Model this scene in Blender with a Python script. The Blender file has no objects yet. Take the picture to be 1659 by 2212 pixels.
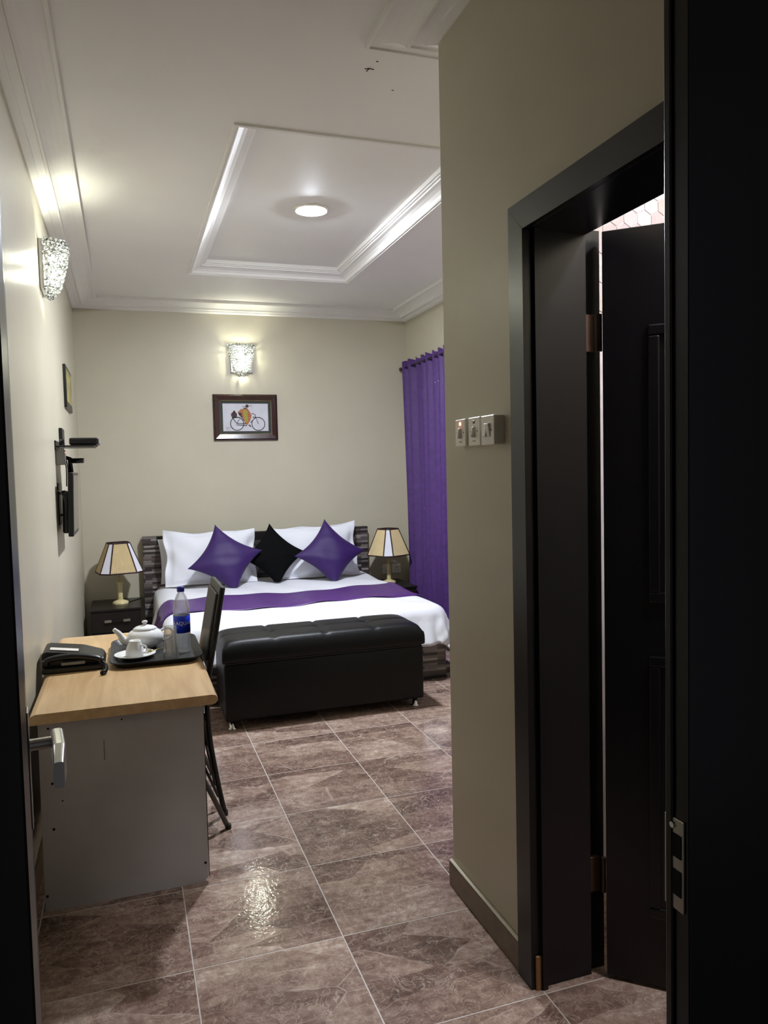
import bpy, bmesh, math, random
from mathutils import Vector, Matrix
random.seed(7)
scene = bpy.context.scene
COL = scene.collection
PI = math.pi

# ------------------------------------------------------------------ camera
def make_camera():
    f, pitch, yaw, roll = 1646.6, 0.0571952, 0.3259804, 0.0237047
    cp, sp, cy, sy = math.cos(pitch), math.sin(pitch), math.cos(yaw), math.sin(yaw)
    fw = Vector((sy*cp, cy*cp, -sp)); rt = Vector((cy, -sy, 0)); dn = fw.cross(rt)
    r2 = rt*math.cos(roll)+dn*math.sin(roll); d2 = -rt*math.sin(roll)+dn*math.cos(roll)
    cam = bpy.data.cameras.new('camera'); o = bpy.data.objects.new('camera', cam); COL.objects.link(o)
    cam.sensor_fit = 'VERTICAL'; cam.sensor_height = 24; cam.lens = f/2212*24
    cam.clip_start = 0.02; cam.clip_end = 60
    m = Matrix((r2, -d2, -fw)).transposed().to_4x4(); m.translation = (0, 0, 1.5)
    o.matrix_world = m
    scene.camera = o
make_camera()

# ------------------------------------------------------------------ world, exposure
w = bpy.data.worlds.new('world'); scene.world = w; w.use_nodes = True
w.node_tree.nodes['Background'].inputs[0].default_value = (0.85, 0.87, 1.0, 1)
w.node_tree.nodes['Background'].inputs[1].default_value = 0.03
vs = scene.view_settings
vs.view_transform = 'Standard'; vs.look = 'None'; vs.gamma = 1; vs.use_curve_mapping = False
vs.exposure = 2.2
LED_POWER, SCONCE_POWER, BATH_POWER = 350.0, 85.0, 75.0      # emission strengths of the lamps' glowing meshes

# ------------------------------------------------------------------ materials
def srgb(r, g, b):
    f = lambda c: (c/255/12.92) if c/255 <= 0.04045 else ((c/255+0.055)/1.055)**2.4
    return (f(r), f(g), f(b), 1)
MATS = {}
def mat(name, col, rough=0.5, metal=0.0, spec=0.5, var=0.06, scale=12.0, bump=0.0, bscale=60.0, trans=0.0, ior=1.45, coat=0.0, sheen=0.0, stretch=None):
    if name in MATS: return MATS[name]
    m = bpy.data.materials.new(name); m.use_nodes = True; nt = m.node_tree; N = nt.nodes; L = nt.links
    b = N['Principled BSDF']
    b.inputs['Roughness'].default_value = rough; b.inputs['Metallic'].default_value = metal
    b.inputs['Specular IOR Level'].default_value = spec; b.inputs['IOR'].default_value = ior
    b.inputs['Transmission Weight'].default_value = trans
    b.inputs['Coat Weight'].default_value = coat
    if sheen: b.inputs['Sheen Weight'].default_value = sheen; b.inputs['Sheen Roughness'].default_value = 0.4
    tc = N.new('ShaderNodeTexCoord'); mp = N.new('ShaderNodeMapping'); L.new(tc.outputs['Object'], mp.inputs[0])
    if stretch: mp.inputs['Scale'].default_value = stretch
    n = N.new('ShaderNodeTexNoise'); n.inputs['Scale'].default_value = scale; n.inputs['Detail'].default_value = 4
    L.new(mp.outputs[0], n.inputs['Vector'])
    r = N.new('ShaderNodeValToRGB'); e = r.color_ramp.elements
    e[0].position = 0.3; e[1].position = 0.7
    e[0].color = (col[0]*(1-var), col[1]*(1-var), col[2]*(1-var), 1)
    e[1].color = (min(1, col[0]*(1+var)), min(1, col[1]*(1+var)), min(1, col[2]*(1+var)), 1)
    L.new(n.outputs['Fac'], r.inputs[0]); L.new(r.outputs[0], b.inputs['Base Color'])
    if bump:
        n2 = N.new('ShaderNodeTexNoise'); n2.inputs['Scale'].default_value = bscale; n2.inputs['Detail'].default_value = 3
        L.new(mp.outputs[0], n2.inputs['Vector'])
        bp = N.new('ShaderNodeBump'); bp.inputs['Strength'].default_value = bump; bp.inputs['Distance'].default_value = 0.01
        L.new(n2.outputs['Fac'], bp.inputs['Height']); L.new(bp.outputs[0], b.inputs['Normal'])
    MATS[name] = m
    return m
def emis(name, col, strength):
    m = bpy.data.materials.new(name); m.use_nodes = True; nt = m.node_tree
    for n in list(nt.nodes): nt.nodes.remove(n)
    o = nt.nodes.new('ShaderNodeOutputMaterial'); e = nt.nodes.new('ShaderNodeEmission')
    e.inputs[0].default_value = col; e.inputs[1].default_value = strength
    nt.links.new(e.outputs[0], o.inputs[0]); MATS[name] = m
    return m
def tile_material():
    m = bpy.data.materials.new('brown marble tile'); m.use_nodes = True; nt = m.node_tree; N = nt.nodes; L = nt.links
    b = N['Principled BSDF']
    tc = N.new('ShaderNodeTexCoord'); oi = N.new('ShaderNodeObjectInfo'); cx = N.new('ShaderNodeCombineXYZ')
    mul = N.new('ShaderNodeMath'); mul.operation = 'MULTIPLY'; mul.inputs[1].default_value = 53.0
    L.new(oi.outputs['Random'], mul.inputs[0])
    for i in range(3): L.new(mul.outputs[0], cx.inputs[i])
    add = N.new('ShaderNodeVectorMath'); add.operation = 'ADD'
    L.new(tc.outputs['Object'], add.inputs[0]); L.new(cx.outputs[0], add.inputs[1])
    def noise(scale, detail, rough=0.6, dist=0.0, src=None):
        n = N.new('ShaderNodeTexNoise'); n.inputs['Scale'].default_value = scale; n.inputs['Detail'].default_value = detail
        n.inputs['Roughness'].default_value = rough; n.inputs['Distortion'].default_value = dist
        L.new((src or add).outputs[0], n.inputs['Vector']); return n.outputs['Fac']
    def mth(op, a, b_=None, c=None):
        n = N.new('ShaderNodeMath'); n.operation = op
        for i, v in enumerate((a, b_, c)):
            if v is None: continue
            if isinstance(v, (int, float)): n.inputs[i].default_value = v
            else: L.new(v, n.inputs[i])
        return n.outputs[0]
    def rng(v, a0, a1, b0, b1):
        n = N.new('ShaderNodeMapRange'); L.new(v, n.inputs[0])
        for i, q in enumerate((a0, a1, b0, b1)): n.inputs[i+1].default_value = q
        return n.outputs[0]
    wn = N.new('ShaderNodeTexNoise'); wn.inputs['Scale'].default_value = 3.0; wn.inputs['Detail'].default_value = 4; L.new(add.outputs[0], wn.inputs['Vector'])
    wm = N.new('ShaderNodeVectorMath'); wm.operation = 'MULTIPLY_ADD'; L.new(wn.outputs['Color'], wm.inputs[0]); wm.inputs[1].default_value = (0.10, 0.10, 0.10); L.new(add.outputs[0], wm.inputs[2])
    st = N.new('ShaderNodeMapping'); st.inputs['Rotation'].default_value = (0, 0, 0.22); st.inputs['Scale'].default_value = (1.0, 2.6, 1); L.new(wm.outputs[0], st.inputs[0])
    vo = N.new('ShaderNodeTexVoronoi'); vo.inputs['Scale'].default_value = 2.6; L.new(st.outputs[0], vo.inputs['Vector'])
    ve = N.new('ShaderNodeTexVoronoi'); ve.feature = 'DISTANCE_TO_EDGE'; ve.inputs['Scale'].default_value = 2.6; L.new(st.outputs[0], ve.inputs['Vector'])
    sep = N.new('ShaderNodeSeparateColor'); L.new(vo.outputs['Color'], sep.inputs[0])
    shard = rng(sep.outputs[0], 0.0, 1.0, -0.20, 0.22)
    blot = rng(noise(4.0, 6, 0.6, 0.8), 0.3, 0.7, -0.16, 0.16)
    grain = rng(noise(30, 6, 0.75, 0.4), 0.25, 0.75, -0.26, 0.26)
    st2 = N.new('ShaderNodeMapping'); st2.inputs['Rotation'].default_value = (0, 0, 0.3); st2.inputs['Scale'].default_value = (0.6, 3.5, 1); L.new(wm.outputs[0], st2.inputs[0])
    streak = rng(noise(8, 5, 0.65, 0.5, st2), 0.3, 0.7, -0.15, 0.15)
    val = mth('ADD', mth('ADD', shard, blot), mth('ADD', mth('ADD', grain, streak), 0.48))
    ramp = N.new('ShaderNodeValToRGB'); cr = ramp.color_ramp
    cr.elements[0].position = 0.02; cr.elements[0].color = srgb(72, 54, 48)
    cr.elements[1].position = 0.98; cr.elements[1].color = srgb(206, 188, 174)
    for p, c in ((0.33, (112, 90, 80)), (0.55, (139, 115, 103)), (0.75, (164, 142, 128))): cr.elements.new(p).color = srgb(*c)
    L.new(val, ramp.inputs[0])
    def ridge(scale, detail, width, dist):
        return rng(mth('ABSOLUTE', mth('SUBTRACT', noise(scale, detail, 0.55, dist), 0.5)), 0.0, width, 1.0, 0.0)
    gate = rng(noise(7, 3), 0.42, 0.62, 0.0, 1.0)
    v1 = mth('MULTIPLY', ridge(9, 5, 0.014, 1.8), gate)
    v2 = mth('MULTIPLY', ridge(20, 6, 0.018, 1.2), 0.55)
    gate2 = rng(noise(5, 2), 0.45, 0.6, 0.0, 0.75)
    v3 = mth('MULTIPLY', rng(ve.outputs['Distance'], 0.0, 0.012, 1.0, 0.0), gate2)
    vein = mth('MULTIPLY', mth('MAXIMUM', mth('MAXIMUM', v1, v2), v3), 0.8)
    mix = N.new('ShaderNodeMix'); mix.data_type = 'RGBA'
    L.new(vein, mix.inputs[0]); L.new(ramp.outputs[0], mix.inputs[6]); mix.inputs[7].default_value = srgb(206, 190, 176)
    L.new(mix.outputs[2], b.inputs['Base Color'])
    b.inputs['Roughness'].default_value = 0.09
    bn = N.new('ShaderNodeTexNoise'); bn.inputs['Scale'].default_value = 70; bn.inputs['Detail'].default_value = 2; L.new(add.outputs[0], bn.inputs['Vector'])
    bp = N.new('ShaderNodeBump'); bp.inputs['Strength'].default_value = 0.06; bp.inputs['Distance'].default_value = 0.01
    L.new(bn.outputs['Fac'], bp.inputs['Height']); L.new(bp.outputs[0], b.inputs['Normal'])
    MATS['tile'] = m; return m
def stripe_laminate():
    # stacked-strip laminate print: random grey-brown strips in columns
    m = bpy.data.materials.new('strip laminate'); m.use_nodes = True; nt = m.node_tree; N = nt.nodes; L = nt.links
    b = N['Principled BSDF']; b.inputs['Roughness'].default_value = 0.35
    tc = N.new('ShaderNodeTexCoord'); mp = N.new('ShaderNodeMapping'); L.new(tc.outputs['Object'], mp.inputs[0])
    mp.inputs['Rotation'].default_value = (PI/2, 0, 0)
    br = N.new('ShaderNodeTexBrick'); br.offset = 0.37; br.squash = 1.0
    br.inputs['Scale'].default_value = 1.0; br.inputs['Brick Width'].default_value = 0.16; br.inputs['Row Height'].default_value = 0.019
    br.inputs['Mortar Size'].default_value = 0.0006
    br.inputs['Color1'].default_value = (0, 0, 0, 1); br.inputs['Color2'].default_value = (1, 1, 1, 1); br.inputs['Mortar'].default_value = (0.05, 0.05, 0.05, 1)
    L.new(mp.outputs[0], br.inputs['Vector'])
    mp2 = N.new('ShaderNodeMapping'); L.new(tc.outputs['Object'], mp2.inputs[0]); mp2.inputs['Scale'].default_value = (6, 6, 160)
    n = N.new('ShaderNodeTexNoise'); n.inputs['Scale'].default_value = 1.0; n.inputs['Detail'].default_value = 3; L.new(mp2.outputs[0], n.inputs['Vector'])
    ad = N.new('ShaderNodeMath'); ad.operation = 'MULTIPLY_ADD'; L.new(n.outputs['Fac'], ad.inputs[0]); ad.inputs[1].default_value = 0.8
    L.new(br.outputs['Color'], ad.inputs[2])
    mr = N.new('ShaderNodeMapRange'); mr.inputs[1].default_value = 0.15; mr.inputs[2].default_value = 1.6; L.new(ad.outputs[0], mr.inputs[0])
    r = N.new('ShaderNodeValToRGB'); cr = r.color_ramp
    cr.elements[0].color = srgb(22, 19, 19); cr.elements[1].color = srgb(176, 168, 164)
    for p, c in ((0.3, (52, 45, 44)), (0.55, (84, 76, 74)), (0.75, (122, 113, 110))): cr.elements.new(p).color = srgb(*c)
    L.new(mr.outputs[0], r.inputs[0]); L.new(r.outputs[0], b.inputs['Base Color'])
    MATS['strip'] = m; return m
def wood_material():
    m = bpy.data.materials.new('beech laminate'); m.use_nodes = True; nt = m.node_tree; N = nt.nodes; L = nt.links
    b = N['Principled BSDF']; b.inputs['Roughness'].default_value = 0.3
    tc = N.new('ShaderNodeTexCoord'); mp = N.new('ShaderNodeMapping'); L.new(tc.outputs['Object'], mp.inputs[0]); mp.inputs['Scale'].default_value = (9, 0.9, 9)
    n = N.new('ShaderNodeTexNoise'); n.inputs['Scale'].default_value = 3; n.inputs['Detail'].default_value = 7; n.inputs['Distortion'].default_value = 0.6
    L.new(mp.outputs[0], n.inputs['Vector'])
    r = N.new('ShaderNodeValToRGB'); cr = r.color_ramp; cr.elements[0].position = 0.3; cr.elements[1].position = 0.72
    cr.elements[0].color = srgb(192, 156, 112); cr.elements[1].color = srgb(216, 184, 138)
    L.new(n.outputs['Fac'], r.inputs[0]); L.new(r.outputs[0], b.inputs['Base Color'])
    MATS['beech'] = m; return m
def alabaster():
    m = mat('alabaster', srgb(214, 200, 150), rough=0.25, var=0.12, scale=25)
    m.node_tree.nodes['Principled BSDF'].inputs['Subsurface Weight'].default_value = 0.1
    m.node_tree.nodes['Principled BSDF'].inputs['Subsurface Radius'].default_value = (0.01, 0.008, 0.004)
    return m
def sheet_material():
    m = bpy.data.materials.new('white satin-stripe sheet'); m.use_nodes = True; nt = m.node_tree; N = nt.nodes; L = nt.links
    b = N['Principled BSDF']; b.inputs['Base Color'].default_value = srgb(222, 223, 230); b.inputs['Roughness'].default_value = 0.65
    b.inputs['Sheen Weight'].default_value = 0.15
    tc = N.new('ShaderNodeTexCoord'); wv = N.new('ShaderNodeTexWave'); wv.bands_direction = 'Y'; wv.wave_profile = 'SIN'
    wv.inputs['Scale'].default_value = 6.0; L.new(tc.outputs['Object'], wv.inputs['Vector'])
    mr = N.new('ShaderNodeMapRange'); mr.inputs[1].default_value = 0.45; mr.inputs[2].default_value = 0.55; mr.inputs[3].default_value = 0.75; mr.inputs[4].default_value = 0.38
    L.new(wv.outputs['Fac'], mr.inputs[0]); L.new(mr.outputs[0], b.inputs['Roughness'])
    n = N.new('ShaderNodeTexNoise'); n.inputs['Scale'].default_value = 9; n.inputs['Detail'].default_value = 4; L.new(tc.outputs['Object'], n.inputs['Vector'])
    bp = N.new('ShaderNodeBump'); bp.inputs['Strength'].default_value = 0.25; bp.inputs['Distance'].default_value = 0.02
    L.new(n.outputs['Fac'], bp.inputs['Height']); L.new(bp.outputs[0], b.inputs['Normal'])
    MATS['sheet'] = m; return m
def crystal_material():
    m = bpy.data.materials.new('cut crystal'); m.use_nodes = True; nt = m.node_tree; N = nt.nodes; L = nt.links
    for n in list(N): N.remove(n)
    o = N.new('ShaderNodeOutputMaterial'); t = N.new('ShaderNodeBsdfTransparent'); g = N.new('ShaderNodeBsdfGlossy'); tr = N.new('ShaderNodeBsdfTranslucent')
    t.inputs[0].default_value = (0.93, 0.95, 0.96, 1); g.inputs['Roughness'].default_value = 0.08; tr.inputs[0].default_value = (0.95, 0.97, 0.95, 1)
    a = N.new('ShaderNodeMixShader'); a.inputs[0].default_value = 0.08; L.new(t.outputs[0], a.inputs[1]); L.new(tr.outputs[0], a.inputs[2])
    c = N.new('ShaderNodeMixShader'); f = N.new('ShaderNodeFresnel'); f.inputs[0].default_value = 2.3
    L.new(f.outputs[0], c.inputs[0]); L.new(a.outputs[0], c.inputs[1]); L.new(g.outputs[0], c.inputs[2]); L.new(c.outputs[0], o.inputs[0])
    MATS['crystal'] = m; return m
def glass_material(name, col, rough=0.0, ior=1.45, tint=0.9, milk=0.06):
    m = bpy.data.materials.new(name); m.use_nodes = True; nt = m.node_tree; N = nt.nodes; L = nt.links
    for n in list(N): N.remove(n)
    o = N.new('ShaderNodeOutputMaterial'); t = N.new('ShaderNodeBsdfTransparent'); g = N.new('ShaderNodeBsdfGlossy'); df = N.new('ShaderNodeBsdfTranslucent'); dd = N.new('ShaderNodeBsdfDiffuse')
    t.inputs[0].default_value = (col[0]*tint, col[1]*tint, col[2]*tint, 1); g.inputs['Roughness'].default_value = 0.04 + rough
    lw = N.new('ShaderNodeFresnel'); lw.inputs[0].default_value = ior
    n = N.new('ShaderNodeTexNoise'); n.inputs['Scale'].default_value = 40; tc = N.new('ShaderNodeTexCoord'); L.new(tc.outputs['Object'], n.inputs['Vector'])
    bp = N.new('ShaderNodeBump'); bp.inputs['Strength'].default_value = 0.3; bp.inputs['Distance'].default_value = 0.004
    L.new(n.outputs['Fac'], bp.inputs['Height']); L.new(bp.outputs[0], g.inputs['Normal'])
    e = N.new('ShaderNodeMixShader'); e.inputs[0].default_value = 0.5; L.new(df.outputs[0], e.inputs[1]); L.new(dd.outputs[0], e.inputs[2])
    k = N.new('ShaderNodeMixShader'); k.inputs[0].default_value = milk; L.new(t.outputs[0], k.inputs[1]); L.new(e.outputs[0], k.inputs[2])
    mm = N.new('ShaderNodeMath'); mm.operation = 'MINIMUM'; mm.inputs[1].default_value = 0.5; L.new(lw.outputs[0], mm.inputs[0])
    c = N.new('ShaderNodeMixShader'); L.new(mm.outputs[0], c.inputs[0]); L.new(k.outputs[0], c.inputs[1]); L.new(g.outputs[0], c.inputs[2]); L.new(c.outputs[0], o.inputs[0])
    MATS[name] = m; return m

WALL = mat('cream wall paint', srgb(192, 185, 165), rough=0.36, var=0.03, scale=2.5, bump=0.10, bscale=14, spec=0.4)
CEIL = mat('white ceiling paint', srgb(234, 232, 228), rough=0.6, var=0.02, scale=2.0, bump=0.06, bscale=8)
TILE = tile_material()
GROUT = mat('pale grout', srgb(190, 182, 174), rough=0.3, var=0.1, scale=30)
SKIRT = mat('brown skirting tile', srgb(112, 95, 78), rough=0.3, var=0.15, scale=18)
DARKW = mat('black brown door paint', srgb(15, 14, 18), rough=0.3, spec=0.5, var=0.12, scale=6, stretch=(8, 8, 0.6))
BLACK = mat('black plastic', srgb(16, 16, 18), rough=0.35, var=0.1)
LEATHER = mat('black leatherette', srgb(7, 8, 11), rough=0.42, spec=0.3, var=0.12, scale=40, bump=0.12, bscale=220)
VINYL = mat('grey black chair vinyl', srgb(46, 44, 42), rough=0.4, var=0.08, bump=0.1, bscale=160)
CHROME = mat('chrome', srgb(205, 205, 205), rough=0.14, metal=1, var=0.04)
STEEL = mat('brushed steel', srgb(186, 184, 176), rough=0.3, metal=1, var=0.05)
BRONZE = mat('dull bronze hinge', srgb(96, 76, 66), rough=0.42, metal=0.8, var=0.1)
STRIP = stripe_laminate()
BEECH = wood_material()
PANEL = mat('grey melamine', srgb(176, 172, 170), rough=0.42, var=0.05, scale=7, bump=0.02, bscale=90)
DARKLAM = mat('black brown laminate', srgb(26, 22, 21), rough=0.35, var=0.18, scale=10, stretch=(1, 6, 6))
SHEET = sheet_material()
PILLOWM = mat('white pillow cotton', srgb(220, 221, 228), rough=0.8, var=0.02, scale=6, bump=0.25, bscale=10, sheen=0.15)
PURPLE = mat('purple dupion', srgb(46, 17, 84), rough=0.6, var=0.14, scale=30, bump=0.1, bscale=120, sheen=0.08, stretch=(1, 1, 6))
RUNNER = mat('purple satin', srgb(70, 28, 102), rough=0.42, var=0.10, scale=20, bump=0.08, bscale=60, sheen=0.05, stretch=(1, 8, 1))
VELVET = mat('black velvet', srgb(10, 10, 11), rough=0.9, var=0.2, spec=0.1, bump=0.1, bscale=90)
CURT = mat('purple jacquard curtain', srgb(76, 46, 108), rough=0.55, var=0.16, scale=26, bump=0.08, bscale=120, sheen=0.1, spec=0.4)
PORC = mat('white porcelain', srgb(238, 238, 236), rough=0.1, var=0.01, coat=0.3)
WHITEP = mat('white plastic', srgb(236, 232, 222), rough=0.28, var=0.03)
GREYP = mat('grey plastic', srgb(120, 118, 116), rough=0.4, var=0.04)
BLUECAP = mat('blue cap plastic', srgb(24, 32, 140), rough=0.35, var=0.03)
LABELB = mat('blue bottle label', srgb(20, 50, 200), rough=0.3, var=0.08, scale=40)
PRINTW = mat('white print', srgb(228, 232, 240), rough=0.4, var=0.01)
CRYST = crystal_material()
GLASS = glass_material('clear glass', (1, 1, 1), 0.0, 1.8, 0.97, 0.13)
PET = glass_material('clear bottle plastic', (0.97, 0.98, 1), 0.05, 1.5, 0.96, 0.30)
BEIGEF = mat('pleated beige shade cloth', srgb(204, 184, 142), rough=0.85, var=0.05)
WHITEF = mat('white shade cloth', srgb(222, 222, 230), rough=0.85, var=0.02)
TRIMF = mat('dark maroon trim', srgb(48, 22, 26), rough=0.7, var=0.1)
ALAB = alabaster()
SEAL = mat('cream sealant', srgb(196, 188, 164), rough=0.6)
HOLE = mat('dark hole', srgb(8, 8, 8), rough=0.9)

# ------------------------------------------------------------------ helpers
def world_origin(o):
    v = Vector((0, 0, 0))
    while o: v += o.location; o = o.parent
    return v
def link(name, bm, m, parent=None, smooth=False, world=True, mods=()):
    if parent and world: bmesh.ops.translate(bm, verts=bm.verts, vec=-world_origin(parent))
    bmesh.ops.recalc_face_normals(bm, faces=bm.faces)
    me = bpy.data.meshes.new(name); bm.to_mesh(me); bm.free()
    for mm in (m if isinstance(m, (list, tuple)) else [m]): me.materials.append(mm)
    if smooth:
        for p in me.polygons: p.use_smooth = True
    o = bpy.data.objects.new(name, me); COL.objects.link(o)
    if parent: o.parent = parent
    return o
def sharp(o, ang=40):
    me = o.data
    try: me.set_sharp_from_angle(angle=math.radians(ang))
    except Exception: pass
    return o
def tag(o, label, cat, group=None, kind=None):
    o['label'] = label; o['category'] = cat
    if group: o['group'] = group
    if kind: o['kind'] = kind
    return o
def thing(name, label, cat, loc, rz=0.0, group=None):
    o = bpy.data.objects.new(name, None); COL.objects.link(o); o.location = loc; o.rotation_euler = (0, 0, rz); o.empty_display_size = 0.05
    return tag(o, label, cat, group)
def recenter(o):
    # move the origin of a single-mesh thing to the middle of its base
    me = o.data; xs = [v.co for v in me.vertices]
    c = Vector(((min(v.x for v in xs)+max(v.x for v in xs))/2, (min(v.y for v in xs)+max(v.y for v in xs))/2, min(v.z for v in xs)))
    me.transform(Matrix.Translation(-c)); o.location = o.location+c
    return o
def solo(name, bm, m, label, cat, smooth=False, group=None):
    return tag(recenter(link(name, bm, m, None, smooth)), label, cat, group)
def struct(name, bm, m, smooth=False):
    o = link(name, bm, m, None, smooth); o['kind'] = 'structure'; return o
def B(): return bmesh.new()
def box(bm, x0, x1, y0, y1, z0, z1, bev=0.0, seg=2, mi=0):
    r = bmesh.ops.create_cube(bm, size=1.0); vs_ = r['verts']
    for v in vs_: v.co = Vector(((x0+x1)/2+v.co.x*(x1-x0), (y0+y1)/2+v.co.y*(y1-y0), (z0+z1)/2+v.co.z*(z1-z0)))
    fs = list({f for v in vs_ for f in v.link_faces})
    if bev:
        es = list({e for v in vs_ for e in v.link_edges})
        rr = bmesh.ops.bevel(bm, geom=es, offset=bev, segments=seg, affect='EDGES', profile=0.5)
        fs = list(set(f for f in fs if f.is_valid) | set(rr['faces']))
    for f in fs: f.material_index = mi
    return bm
def cyl(bm, c, r, h, axis='Z', n=24, r2=None, mi=0):
    rr = bmesh.ops.create_cone(bm, cap_ends=True, segments=n, radius1=r, radius2=r if r2 is None else r2, depth=h)
    M = {'Z': Matrix.Identity(3), 'X': Matrix.Rotation(PI/2, 3, 'Y'), 'Y': Matrix.Rotation(-PI/2, 3, 'X')}[axis]
    for v in rr['verts']: v.co = M @ v.co + Vector(c)
    for f in {f for v in rr['verts'] for f in v.link_faces}: f.material_index = mi
    return bm
def ball(bm, c, r, sc=(1, 1, 1), u=16, v=10):
    rr = bmesh.ops.create_uvsphere(bm, u_segments=u, v_segments=v, radius=r)
    for p in rr['verts']: p.co = Vector((p.co.x*sc[0], p.co.y*sc[1], p.co.z*sc[2])) + Vector(c)
    return bm
def lathe(bm, prof, c=(0, 0, 0), n=32, mi=0):
    rings = []
    for r, z in prof:
        if r < 1e-5: rings.append([bm.verts.new((c[0], c[1], c[2]+z))])
        else: rings.append([bm.verts.new((c[0]+r*math.cos(2*PI*i/n), c[1]+r*math.sin(2*PI*i/n), c[2]+z)) for i in range(n)])
    for a, b in zip(rings, rings[1:]):
        for i in range(n):
            j = (i+1) % n
            if len(a) == 1 and len(b) == 1: continue
            q = [a[0], b[i], b[j]] if len(a) == 1 else ([a[i], b[0], a[j]] if len(b) == 1 else [a[i], b[i], b[j], a[j]])
            f = bm.faces.new(q); f.material_index = mi
    return bm
def tube(bm, pts, r, n=10, closed=False, radii=None, flat=1.0, mi=0):
    pts = [Vector(p) for p in pts]; rings = []; up = None; N_ = len(pts)
    for i, p in enumerate(pts):
        if closed: t = pts[(i+1) % N_]-pts[i-1]
        else: t = pts[min(i+1, N_-1)]-pts[max(i-1, 0)]
        t.normalize()
        if up is None: up = Vector((0, 0, 1)) if abs(t.z) < 0.9 else Vector((1, 0, 0))
        s = t.cross(up).normalized(); up = s.cross(t).normalized()
        rr = radii[i] if radii else r
        rings.append([bm.verts.new(p+(s*math.cos(2*PI*k/n)+up*math.sin(2*PI*k/n)*flat)*rr) for k in range(n)])
    rng = range(N_) if closed else range(N_-1)
    for i in rng:
        a, b = rings[i], rings[(i+1) % N_]
        for k in range(n):
            f = bm.faces.new([a[k], a[(k+1) % n], b[(k+1) % n], b[k]]); f.material_index = mi
    if not closed:
        for rg in (rings[0], rings[-1]):
            f = bm.faces.new(rg); f.material_index = mi
    return bm
def spline(pts, k=8):
    P = [Vector(p) for p in pts]; out = []
    for i in range(len(P)-1):
        p0, p1, p2, p3 = P[max(i-1, 0)], P[i], P[i+1], P[min(i+2, len(P)-1)]
        for j in range(k):
            t = j/k
            out.append(0.5*((2*p1)+(-p0+p2)*t+(2*p0-5*p1+4*p2-p3)*t*t+(-p0+3*p1-3*p2+p3)*t**3))
    out.append(P[-1]); return out
def prism(bm, poly, z0, z1, mi=0):
    a = [bm.verts.new((x, y, z0)) for x, y in poly]; b = [bm.verts.new((x, y, z1)) for x, y in poly]
    fs = [bm.faces.new(a), bm.faces.new(b)]
    for i in range(len(poly)):
        j = (i+1) % len(poly); fs.append(bm.faces.new([a[i], a[j], b[j], b[i]]))
    for f in fs: f.material_index = mi
    return bm
def rrect(x0, x1, y0, y1, r, n=6):
    out = []
    for cx, cy, a0 in ((x1-r, y1-r, 0), (x0+r, y1-r, 90), (x0+r, y0+r, 180), (x1-r, y0+r, 270)):
        for i in range(n+1):
            a = math.radians(a0+90*i/n); out.append((cx+r*math.cos(a), cy+r*math.sin(a)))
    return out
def xf(bm, M):
    bmesh.ops.transform(bm, matrix=M, verts=bm.verts); return bm
def copy_tree(o, parent=None):
    c = o.copy(); COL.objects.link(c); c.parent = parent
    for ch in list(o.children): copy_tree(ch, c)
    return c

# ------------------------------------------------------------------ room constants
XL, XR, YB, ZC = -0.367, 2.647, 7.05, 3.0
XB, XB2 = 1.059, 1.24            # bathroom partition faces
YP = 2.445                       # end of the entry passage (outer corner)
YF0, YF1 = 0.70, 0.80            # entrance wall
TX0, TX1, TY0, TY1, TZ = 0.505, 1.765, 3.385, 5.98, 3.08   # tray recess

# ------------------------------------------------------------------ floor with tiles
bm = B(); box(bm, XL-0.15, XR+0.15, -1.2, YB+0.15, -0.06, -0.0007)
floor = struct('floor', bm, GROUT)
PX, PY, OX, OY, G = 0.4675, 0.4633, 0.604, 2.30, 0.0019
tile_mesh = None
def add_tile(x0, x1, y0, y1):
    bm = B(); sx, sy = (x1-x0)/2, (y1-y0)/2
    box(bm, -sx, sx, -sy, sy, -0.010, 0.0)
    top = [e for e in bm.edges if all(abs(v.co.z) < 1e-6 for v in e.verts)]
    bmesh.ops.bevel(bm, geom=top, offset=0.0008, segments=1, affect='EDGES')
    o = link('tile', bm, TILE, floor); o.location = ((x0+x1)/2, (y0+y1)/2, 0)
full = {}
for i in range(-3, 6):
    for j in range(-6, 11):
        x0, x1 = OX+i*PX+G, OX+(i+1)*PX-G; y0, y1 = OY+j*PY+G, OY+(j+1)*PY-G
        cx0, cx1, cy0, cy1 = max(x0, XL), min(x1, XR), max(y0, 0.0), min(y1, YB)
        if cx1-cx0 < 0.02 or cy1-cy0 < 0.02: continue
        key = (round(cx1-cx0, 4), round(cy1-cy0, 4))
        if key in full:
            o = full[key].copy(); COL.objects.link(o); o.location = ((cx0+cx1)/2, (cy0+cy1)/2, 0)
        else:
            add_tile(cx0, cx1, cy0, cy1); full[key] = COL.objects[-1]
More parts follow.
